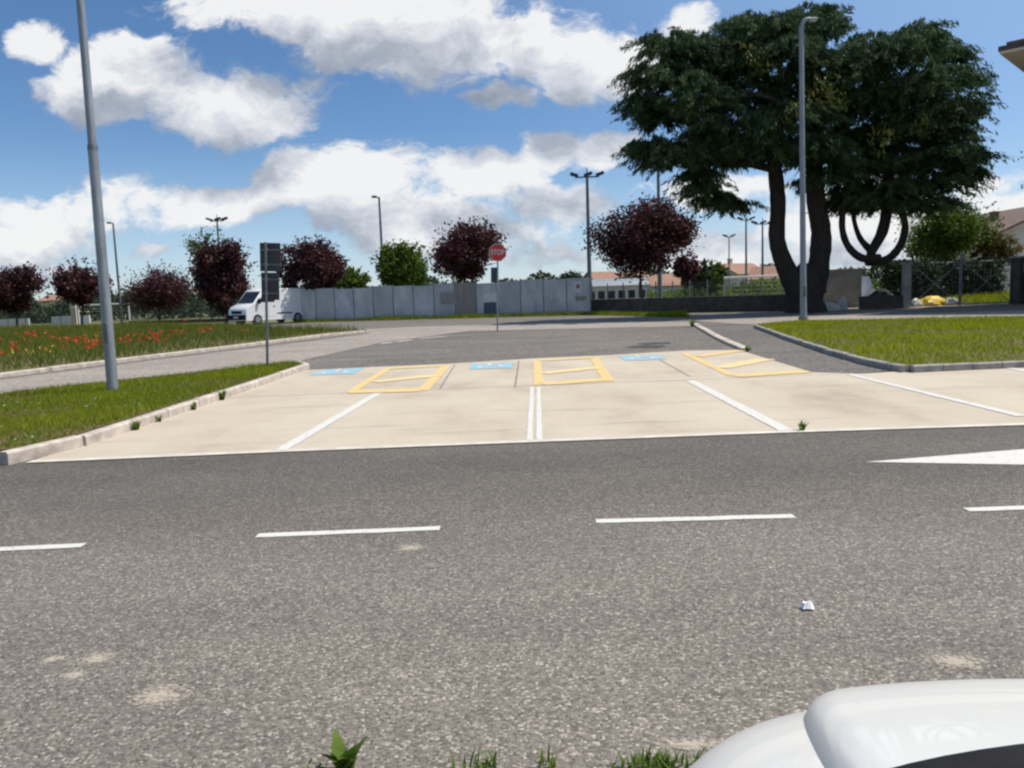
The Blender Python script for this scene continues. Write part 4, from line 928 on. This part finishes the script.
def pillar(px0, px1, ytop, Yv, label, mtl, plate=False):
    a, b = D(px0, 300, Yv)[0], D(px1, 300, Yv)[0]; H = D((px0 + px1) / 2, ytop, Yv)[2]; w = b - a
    t = thing('gate_pillar', ((a + b) / 2, Yv, 0), label, 'pillar'); MB().box((0, 0, H / 2 - .05), (w, w, H + .1), 0, .02).build('shaft', mtl, t)
    MB().box((0, 0, H + .05), (w + .12, w + .12, .1), 0, .02).build('cap', 'kerbgrey', t)
    if plate: MB().box((-.05, -w / 2 - .015, H * .78), (w * .55, .02, .5)).build('number_plate', 'noticegrey', t)
pillar(902.5, 909, 264, GY - .2, 'tall narrow grey pillar at the left of the mesh gate', 'concretewall')
pillar(1014, 1031, 258, GY - .3, 'thick dark pillar with a small plate right of the gate', 'darkwall', True)
wall('boundary_wall', at0(1031, GY - .3), at0(1150, GY - .3), 1.5, .25, 'concretewall', 'grey boundary wall continuing right of the dark pillar')
# heaps behind the gate
def heap(name, px, py, w, h, d, mtl, label, cat, Yv, seed):
    rs = np.random.default_rng(seed); b = D(px, py, Yv); t_ = MB(); nu, nv = 18, 8; V = []
    for j in range(nv + 1):
        ph = math.pi / 2 * j / nv
        for i in range(nu):
            a = 2 * math.pi * i / nu; k = 1 + .18 * math.sin(3 * a + seed) + .12 * math.sin(5 * a + 2 * j + seed) + rs.normal() * .03
            V.append((b[0] + w / 2 * math.cos(a) * math.cos(ph) * k, Yv + d / 2 * math.sin(a) * math.cos(ph) * k, h * math.sin(ph) * (.9 + .1 * k)))
    t_.add(V, [(j * nu + i, j * nu + (i + 1) % nu, (j + 1) * nu + (i + 1) % nu, (j + 1) * nu + i) for j in range(nv) for i in range(nu)] + [tuple(range(nu))])
    o = t_.build(name, mtl, None, smooth=True); return tag(o, label, cat)
heap('tarp_bundle', 932, 302, 1.5, .55, .9, 'yellowbag', 'bright yellow plastic bundle lying behind the mesh gate', 'bundle', 44.6, 1)
heap('plastic_sack', 950.5, 302, .85, .42, .7, 'whitebag', 'white plastic sack right of the yellow bundle', 'sack', 44.4, 2)
heap('plastic_sack', 915.5, 302, .55, .45, .6, 'whitebag', 'small whitish sack left of the yellow bundle by the pillar', 'sack', 44.4, 3)
heap('boulder', 827, 300, 1.5, .42, .9, 'boulder', 'low pale boulder on the ground right of the cedar trunk', 'boulder', 43.4, 4)
heap('boulder', 843, 299, .5, .7, .5, 'boulder', 'small round white boulder next to the low pale one', 'boulder', 43.8, 5)
heap('sack_heap', 882, 300, 1.7, 1.0, 1.0, 'rubber', 'black heap of sacks behind the dark low wall', 'heap', 44.2, 6)
a = D(868, 300, 45.5); m_ = MB(); m_.add([(a[0] - .35, 45.5, .3), (a[0] + .55, 45.4, .3), (a[0] + .2, 45.9, 1.75), (a[0] - .2, 45.9, 1.75), (a[0] - .35, 45.6, .3), (a[0] + .55, 45.5, .3), (a[0] + .2, 45.95, 1.75), (a[0] - .2, 45.95, 1.75)], [(0, 1, 2, 3), (7, 6, 5, 4), (0, 3, 7, 4), (1, 5, 6, 2), (3, 2, 6, 7), (0, 4, 5, 1)])
tag(m_.build('leaning_sheet', 'bluesheet'), 'pale blue and white sheet leaning on the grey panel wall', 'sheet')

# ------------------------------------------------------------------ houses
def house(name, cx, cy, w, d, h, rh, rz, label, wallm='plaster', roofm='tile', over=.45, wins=3, chim=True, floors=1, ridge='x', chs=1.0, chdz=0.0):
    t = thing(name, (cx, cy, 0), label, 'house', None, rz)
    m_ = MB()
    if ridge == 'x': prof = [(-d / 2, 0), (d / 2, 0), (d / 2, h), (0, h + rh), (-d / 2, h)]; m_.extrude(prof, (-w / 2, 0, 0), (0, 1, 0), (0, 0, 1), (1, 0, 0), w)
    else: prof = [(-w / 2, 0), (w / 2, 0), (w / 2, h), (0, h + rh), (-w / 2, h)]; m_.extrude(prof, (0, -d / 2, 0), (1, 0, 0), (0, 0, 1), (0, 1, 0), d)
    m_.build('wall', wallm, t)
    half = (d if ridge == 'x' else w) / 2; k = rh / half; e = half + over; th = .16
    prof = [(-e, h - k * over + .02), (0, h + rh + .02), (e, h - k * over + .02), (e, h - k * over + .02 + th), (0, h + rh + .02 + th), (-e, h - k * over + .02 + th)]
    r = MB()
    if ridge == 'x': r.extrude(prof, (-w / 2 - over, 0, 0), (0, 1, 0), (0, 0, 1), (1, 0, 0), w + 2 * over)
    else: r.extrude(prof, (0, -d / 2 - over, 0), (1, 0, 0), (0, 0, 1), (0, 1, 0), d + 2 * over)
    rf = r.build('roof', roofm, t)
    if chim:
        c = MB(); zc = h + rh * .75 + chdz; xc = -w * .2 if ridge == 'x' else -w * .18
        c.box((xc, 0, zc + .5), (.6 * chs, .6 * chs, 1.6)); c.box((xc, 0, zc + 1.36), (.8 * chs, .8 * chs, .12)); c.build('chimney', 'cream' if chs == 1 else 'browntile', rf)
    for f in range(floors):
        for i in range(wins):
            x = -w / 2 + w * (i + .5) / wins; z = 1.5 + 2.9 * f
            if z + .7 > h: continue
            wd = MB().box((x, -d / 2 - .02, z), (1.1, .06, 1.3)).build('window', 'darkglass', t)
            fr = MB()
            for (ax, az, sx, sz) in ((0, .68, 1.26, .09), (0, -.68, 1.26, .09), (-.59, 0, .09, 1.3), (.59, 0, .09, 1.3), (0, 0, .06, 1.3)): fr.box((x + ax, -d / 2 - .045, z + az), (sx, .08, sz))
            fr.build('frame', 'shutter', wd)
    return t
def hx(px, Yv): return D(px, 290, Yv)[0]
house('house', hx(742, 135), 139, 6.5, 8, 3.4, 1.7, .5, 'terracotta-roofed house beyond the goal, left of the cedar trunk', 'cream')
house('house', hx(778, 112), 115, 4.6, 6, 2.3, 1.6, -.45, 'house with broad orange roof closest to the cedar trunk', 'plaster', chim=False)
house('house', hx(602, 125), 128, 3.6, 6, 3.0, 1.3, .3, 'orange-roofed house left of the largest plum trunk', 'cream', chim=False)
house('house', hx(664, 105), 108, 4.2, 5, 1.9, 1.3, .25, 'low orange-roofed house just right of the largest plum trunk', 'plaster', chim=False)
house('house', hx(633, 150), 152, 4.5, 7, 3.0, 1.6, .3, 'red-roofed house farthest back behind the largest plum', 'plaster', chim=False)
house('house', hx(50, 165), 170, 6, 9, 3.6, 1.2, .1, 'long brick-red roofed house far left behind the plum trees', 'cream', 'tile')
house('house', hx(858, 128), 150, 4.5, 6, 2.6, 1.2, .3, 'orange-roofed house glimpsed between cedar trunk and its hanging branches', 'cream', chim=False)
# long pale pavilion
a = at0(594, 84); t = thing('pavilion', (hx(616, 84), 85, 0), 'long low pale pavilion with curved grey roof behind the wall', 'building')
m_ = MB(); m_.box((0, 0, .95), (6.2, 3, 2.0)); m_.build('wall', 'plaster', t)
m_ = MB(); m_.extrude([(-1.8, 1.95), (1.8, 1.95), (1.4, 2.35), (.7, 2.6), (0, 2.68), (-.7, 2.6), (-1.4, 2.35)], (-3.3, 0, 0), (0, 1, 0), (0, 0, 1), (1, 0, 0), 6.6); m_.build('roof', 'galv', t)
for i in range(6): MB().box((-2.6 + i * 1.04, -1.52, 1.05), (.7, .06, .8)).build('window', 'darkglass', t)
a = at0(652, 70)
# pale house at the right edge
t = house('house', 42.5, 66, 12, 10, 4.1, 2.6, 0.0, 'pale house with brown roof and chimney at the right behind the gate', 'plaster', 'browntile', over=.7, wins=2, chim=True, floors=1, ridge='y', chs=.75, chdz=-.85)
t.location.x = D(1060, 290, 61)[0]
# near building: only the corner of its roof reaches into view
BY = 36.0; e = D(1007, 50, BY); z = e[2]
t = thing('building', (e[0] + .85, BY + .35, 0), 'pale building at the right edge showing only its overhanging roof corner', 'building', None, math.radians(-42))
MB().box((5.6, 6.1, (z - .25) / 2), (9, 10, z - .25)).build('wall', 'cream', t)
MB().box((4.3, 4.8, z - .02), (10.0, 11.0, .10), 0).build('soffit', 'soffit', t)
r = MB(); r.box((4.3, 4.8, z + .13), (10.1, 11.1, .20)); r.build('fascia', 'fascia', t)
MB().box((4.3, 4.8, z + .32), (9.6, 10.6, .18)).build('roof', 'browntile', t)
for i in range(3):
    for zz in (1.6, 4.6):
        wd = MB().box((2.9 + i * 2.7, 1.08, zz), (1.2, .06, 1.4)).build('window', 'darkglass', t); f = MB()
        for (ax, az, sx, sz) in ((0, .74, 1.36, .08), (0, -.74, 1.36, .08), (-.64, 0, .08, 1.4), (.64, 0, .08, 1.4), (0, 0, .06, 1.4)): f.box((2.9 + i * 2.7 + ax, 1.055, zz + az), (sx, .08, sz))
        f.build('frame', 'signwhite', wd)
# ------------------------------------------------------------------ white van
van = thing('parked_van', (D(268, 320, 57)[0], 57.3, .02), 'white panel van parked at the left end of the hoarding', 'van', None, math.radians(-124))
# local: +x forward
VW = 1.0
def vanprof(): return [(-2.75, .27), (-2.78, 1.1), (-2.72, 2.34), (-2.62, 2.48), (.85, 2.50), (1.12, 2.38), (1.98, 1.46), (2.5, 1.26), (2.68, 1.04), (2.72, .32)]
prof = vanprof(); V = []; n = len(prof)
for yy, ins in ((-VW, .09), (-VW + .09, 0), (VW - .09, 0), (VW, .09)):
    for (x, z) in prof: cx_, cz_ = 0, 1.3; V.append((x - ins * np.sign(x) * .6, yy, z - (ins * .7 if z > 2 else 0)))
m_ = MB(); m_.add(V, [tuple(range(n)), tuple(range(4 * n - 1, 3 * n - 1, -1))] + [(j * n + i, j * n + (i + 1) % n, (j + 1) * n + (i + 1) % n, (j + 1) * n + i) for j in range(3) for i in range(n)])
m_.build('body', 'vanwhite', van, smooth=True)
def quadplate(pts, th, nrm): 
    nrm = Vector(nrm).normalized() * th; m_ = MB(); P = [Vector(p) for p in pts]; m_.add([p for p in P] + [p + nrm for p in P], [(3, 2, 1, 0), (4, 5, 6, 7), (0, 1, 5, 4), (1, 2, 6, 5), (2, 3, 7, 6), (3, 0, 4, 7)]); return m_
quadplate([(1.20, -.80, 2.30), (1.20, .80, 2.30), (1.93, .86, 1.52), (1.93, -.86, 1.52)], .015, (.74, 0, .67)).build('windscreen', 'darkglass', van)
for s in (-1, 1):
    dr = quadplate([(.15, s * 1.001, .55), (1.75, s * 1.001, .55), (1.55, s * 1.001, 1.6), (.15, s * 1.001, 1.6)], .012, (0, s, 0)).build('door', 'vanwhite', van)
    quadplate([(.22, s * 1.0, 1.55), (1.60, s * 1.0, 1.55), (1.12, s * 1.0, 2.15), (.22, s * 1.0, 2.15)], .02, (0, s, 0)).build('side_window', 'darkglass', van)
    MB().box((.28, s * 1.022, 1.25), (.18, .02, .05)).build('handle', 'blackplastic', dr)
    quadplate([(-1.3, s * 1.001, .70), (.05, s * 1.001, .70), (.05, s * 1.001, .78), (-1.3, s * 1.001, .78)], .012, (0, s, 0)).build('side_moulding', 'blackplastic', van)
    MB().box((1.62, s * 1.14, 1.62), (.14, .22, .36), 0, .04).build('mirror', 'blackplastic', van)
    quadplate([(2.24, s * .52, 1.34), (2.24, s * .93, 1.34), (2.69, s * .93, .98), (2.69, s * .60, .98)], .02, (.6, 0, .8)).build('headlight', 'lampglass', van)
    for x in (-1.75, 1.75):
        w = MB().tube([(x, s * .80, .36), (x, s * 1.03, .36)], .36, 24).build('wheel', 'rubber', van, smooth=True); MB().tube([(x, s * 1.02, .36), (x, s * 1.045, .36)], .21, 16).build('rim', 'galv', w)
MB().box((2.70, 0, .55), (.16, 1.92, .34), 0, .05).build('bumper', 'blackplastic', van)
MB().box((2.70, 0, .90), (.06, 1.1, .20), 0, .02).build('grille', 'blackplastic', van)
MB().box((2.79, 0, .56), (.015, .52, .12)).build('number_plate', 'signwhite', van)

# ------------------------------------------------------------------ white car beside the viewer
CXc = 1.02
car = thing('parked_car', (CXc - .105, -.20, -.15), 'white car close by at lower right with its short bonnet towards the road', 'car')
# stations along y (world), half width, top height, lower edge
ST = [(-2.25, .60, .92, .40), (-2.18, .74, .98, .30), (-1.9, .84, 1.0, .24), (-1.2, .88, 1.0, .22), (-.3, .89, 1.0, .22), (.4, .88, .985, .22), (.60, .87, .965, .22), (.80, .855, .925, .22), (1.0, .83, .87, .23), (1.2, .765, .80, .24), (1.36, .665, .735, .25), (1.48, .56, .67, .27), (1.56, .46, .60, .29), (1.61, .36, .53, .32), (1.635, .28, .45, .36)]
ys_ = [s[0] for s in ST]
def st(y): return [np.interp(y, ys_, [s[k] for s in ST]) for k in (1, 2, 3)]
def smoothst(y):
    a = [st(y + d) for d in (-.07, -.035, 0, .035, .07)] if -2.1 < y < 1.5 else [st(y)]
    return np.mean(a, 0)
def section(y, e=6.0, n=44, lift=0, a0=0.0, a1=math.pi):
    hw, zt, zb = smoothst(y); out = []
    for i in range(n + 1):
        a = a0 + (a1 - a0) * i / n; c, s = math.cos(a), math.sin(a)
        x = hw * math.copysign(abs(c) ** (2 / e), c); z = zb + (zt - zb) * abs(s) ** (2 / (e - .6))
        crown = .045 * (1 - (x / hw) ** 2) * min(1, hw / .8)
        out.append((x, y + .35 + .12 * (1 - (x / .87) ** 2) * max(0, min(1, (y - .55) / .7)), z + crown + lift))
    return out
yy = list(np.linspace(-2.25, .6, 14)) + list(np.linspace(.68, 1.635, 30))
m_ = MB(); rows = [section(y) for y in yy]; n = len(rows[0])
m_.add([p for r in rows for p in r], [(j * n + i, j * n + i + 1, (j + 1) * n + i + 1, (j + 1) * n + i) for j in range(len(rows) - 1) for i in range(n - 1)] + [tuple(range(n - 1, -1, -1)), tuple((len(rows) - 1) * n + i for i in range(n))] + [(j * n, (j + 1) * n, (j + 1) * n + n - 1, j * n + n - 1) for j in range(len(rows) - 1)])
m_.build('body', 'carwhite', car, smooth=True)
# bonnet: a raised panel with a rolled edge
def bonnet():
    m_ = MB(); V = []; ny, nx = 34, 46
    for j in range(ny + 1):
        y = .56 + (1.50 - .56) * j / ny; hw, zt, zb = smoothst(y); hb = hw * (.62 - .075 * max(0, (y - .56) / .94))
        for i in range(nx + 1):
            u = -1 + 2 * i / nx; u = math.copysign(abs(u) ** .7, u); x = hb * u
            q = abs(x / hw); e = 6.0
            s = (1 - q ** e) ** (1 / (e - .6)) if q < 1 else 0
            z = zb + (zt - zb) * s + .045 * (1 - (x / hw) ** 2) * min(1, hw / .8)
            edge = (1 - abs(u)) * hb; l = .042 * math.sqrt(max(0, 1 - (1 - min(1, edge / .07)) ** 2)) - .004
            fr = min(1, (1.50 - y) / .08); l = l * math.sqrt(max(0, 1 - (1 - fr) ** 2)) - .004 * (1 - fr)
            V.append((x, y + .35 + .12 * (1 - (x / .87) ** 2) * max(0, min(1, (y - .55) / .7)), z + l))
    n = nx + 1; m_.add(V, [(j * n + i, j * n + i + 1, (j + 1) * n + i + 1, (j + 1) * n + i) for j in range(ny) for i in range(nx)])
    return m_
bonnet().build('bonnet', 'carwhite', car, smooth=True)
# cabin: glass house, roof, pillars
def ring_at(z, y0, y1, hw, r=.22, n=6, bow=.0):
    P = []
    for (cx_, cy_, a0) in ((hw - r, y1 - r, 0), (-hw + r, y1 - r, 90), (-hw + r, y0 + r, 180), (hw - r, y0 + r, 270)):
        for k in range(n + 1): a = math.radians(a0 + 90 * k / n); P.append((cx_ + r * math.cos(a), cy_ + .35 + r * math.sin(a), z))
        if a0 == 0: P += [(cx_ * (1 - 2 * k / 12), cy_ + .35 + r, z) for k in range(1, 12)]
    return [(x, y + bow * (1 - (x / hw) ** 2) * (1 if y > .2 else 0), z) for x, y, z in P]
rg = [ring_at(.93, -2.05, .58, .795, .30, 6, .12), ring_at(1.2, -1.98, .14, .75, .28, 6, .07), ring_at(1.46, -1.85, -.26, .66, .25, 6, .05)]
m_ = MB(); n = len(rg[0]); m_.add([p for r in rg for p in r], [(j * n + i, j * n + (i + 1) % n, (j + 1) * n + (i + 1) % n, (j + 1) * n + i) for j in range(2) for i in range(n)] + [tuple(2 * n + i for i in range(n))])
m_.build('window_glass', 'darkglass', car, smooth=True)
rr = [ring_at(1.44, -1.88, -.22, .67, .25, 6, .05), ring_at(1.50, -1.84, -.28, .64, .25, 6, .05), ring_at(1.54, -1.7, -.42, .52, .2, 6, .03)]
m_ = MB(); m_.add([p for r in rr for p in r], [(j * n + i, j * n + (i + 1) % n, (j + 1) * n + (i + 1) % n, (j + 1) * n + i) for j in range(2) for i in range(n)] + [tuple(2 * n + i for i in range(n)), tuple(range(n - 1, -1, -1))])
m_.build('roof', 'carwhite', car, smooth=True)
for s in (-1, 1):
    for (y0, y1, x0, x1) in ((.48, -.30, .755, .645), (-.85, -.85, .80, .672), (-1.9, -1.72, .74, .62)):
        MB().tube([(s * x0, y0 + .35, .95), (s * (x0 + x1) / 2 * 1.015, (y0 + y1) / 2 + .35, 1.22), (s * x1, y1 + .35, 1.47)], .04, 8).build('pillar', 'carwhite', car, smooth=True)
    mr_ = MB().box((s * .99, .45 + .35, 1.03), (.22, .10, .16), 0, .035).build('mirror', 'carwhite', car)
    for y in (-1.55, 1.0):
        w = MB().tube([(s * .66, y + .35, .30), (s * .885, y + .35, .30)], .30, 28).build('wheel', 'rubber', car, smooth=True); MB().tube([(s * .88, y + .35, .30), (s * .90, y + .35, .30)], .19, 18).build('rim', 'galv', w)
    MB().box((s * .42, 1.515 + .35, .50), (.24, .10, .11), s * -.62, .03).build('headlight', 'lampglass', car)
    MB().box((s * .66, -2.2 + .35, .75), (.14, .08, .3), 0, .02).build('tail_light', 'red', car)
    MB().box((s * .885, -.1 + .35, .82), (.03, .2, .035), 0, .008).build('door_handle', 'carwhite', car)
MB().box((0, 1.72 + .35, .36), (.52, .03, .11)).build('number_plate', 'signwhite', car)
MB().box((0, 1.70 + .35, .50), (.7, .06, .10), 0, .02).build('grille', 'blackplastic', car)
# black cowl and seal along the windscreen foot, wiper
def zc_(x, y): 
    hw, zt, zb = smoothst(y); q = min(.98, abs(x / hw)); return zb + (zt - zb) * (1 - q ** 5) ** (1 / 4.4) + .045 * (1 - (x / hw) ** 2)
cw = []
for i in range(31):
    x = -.74 + 1.48 * i / 30; ybase = .70 + .15 * (1 - (x / .78) ** 2); cw.append((x, ybase + .35 + .02, zc_(x, ybase - .05) + .048))
MB().tube(cw, .024, 8).build('cowl_seal', 'blackplastic', car, smooth=True)
m_ = MB(); k = len(cw); m_.add([(x, y - d, z + dz) for d, dz in ((0, .012), (.09, .010), (.26, .02)) for x, y, z in cw], [(j * k + i, j * k + i + 1, (j + 1) * k + i + 1, (j + 1) * k + i) for j in range(2) for i in range(k - 1)])
m_.build('cowl', 'blackplastic', car, smooth=True)
m_ = MB(); m_.box((-.40, .80 + .35, 1.005), (.03, .04, .045), .3, .008); m_.tube([(-.40, .80 + .35, 1.02), (-.2, .80 + .35, 1.045), (.12, .77 + .35, 1.07)], .013, 8); m_.tube([(-.36, .74 + .35, 1.05), (.12, .76 + .35, 1.065), (.45, .74 + .35, 1.065)], .009, 8)
m_.build('wiper', 'blackplastic', car)
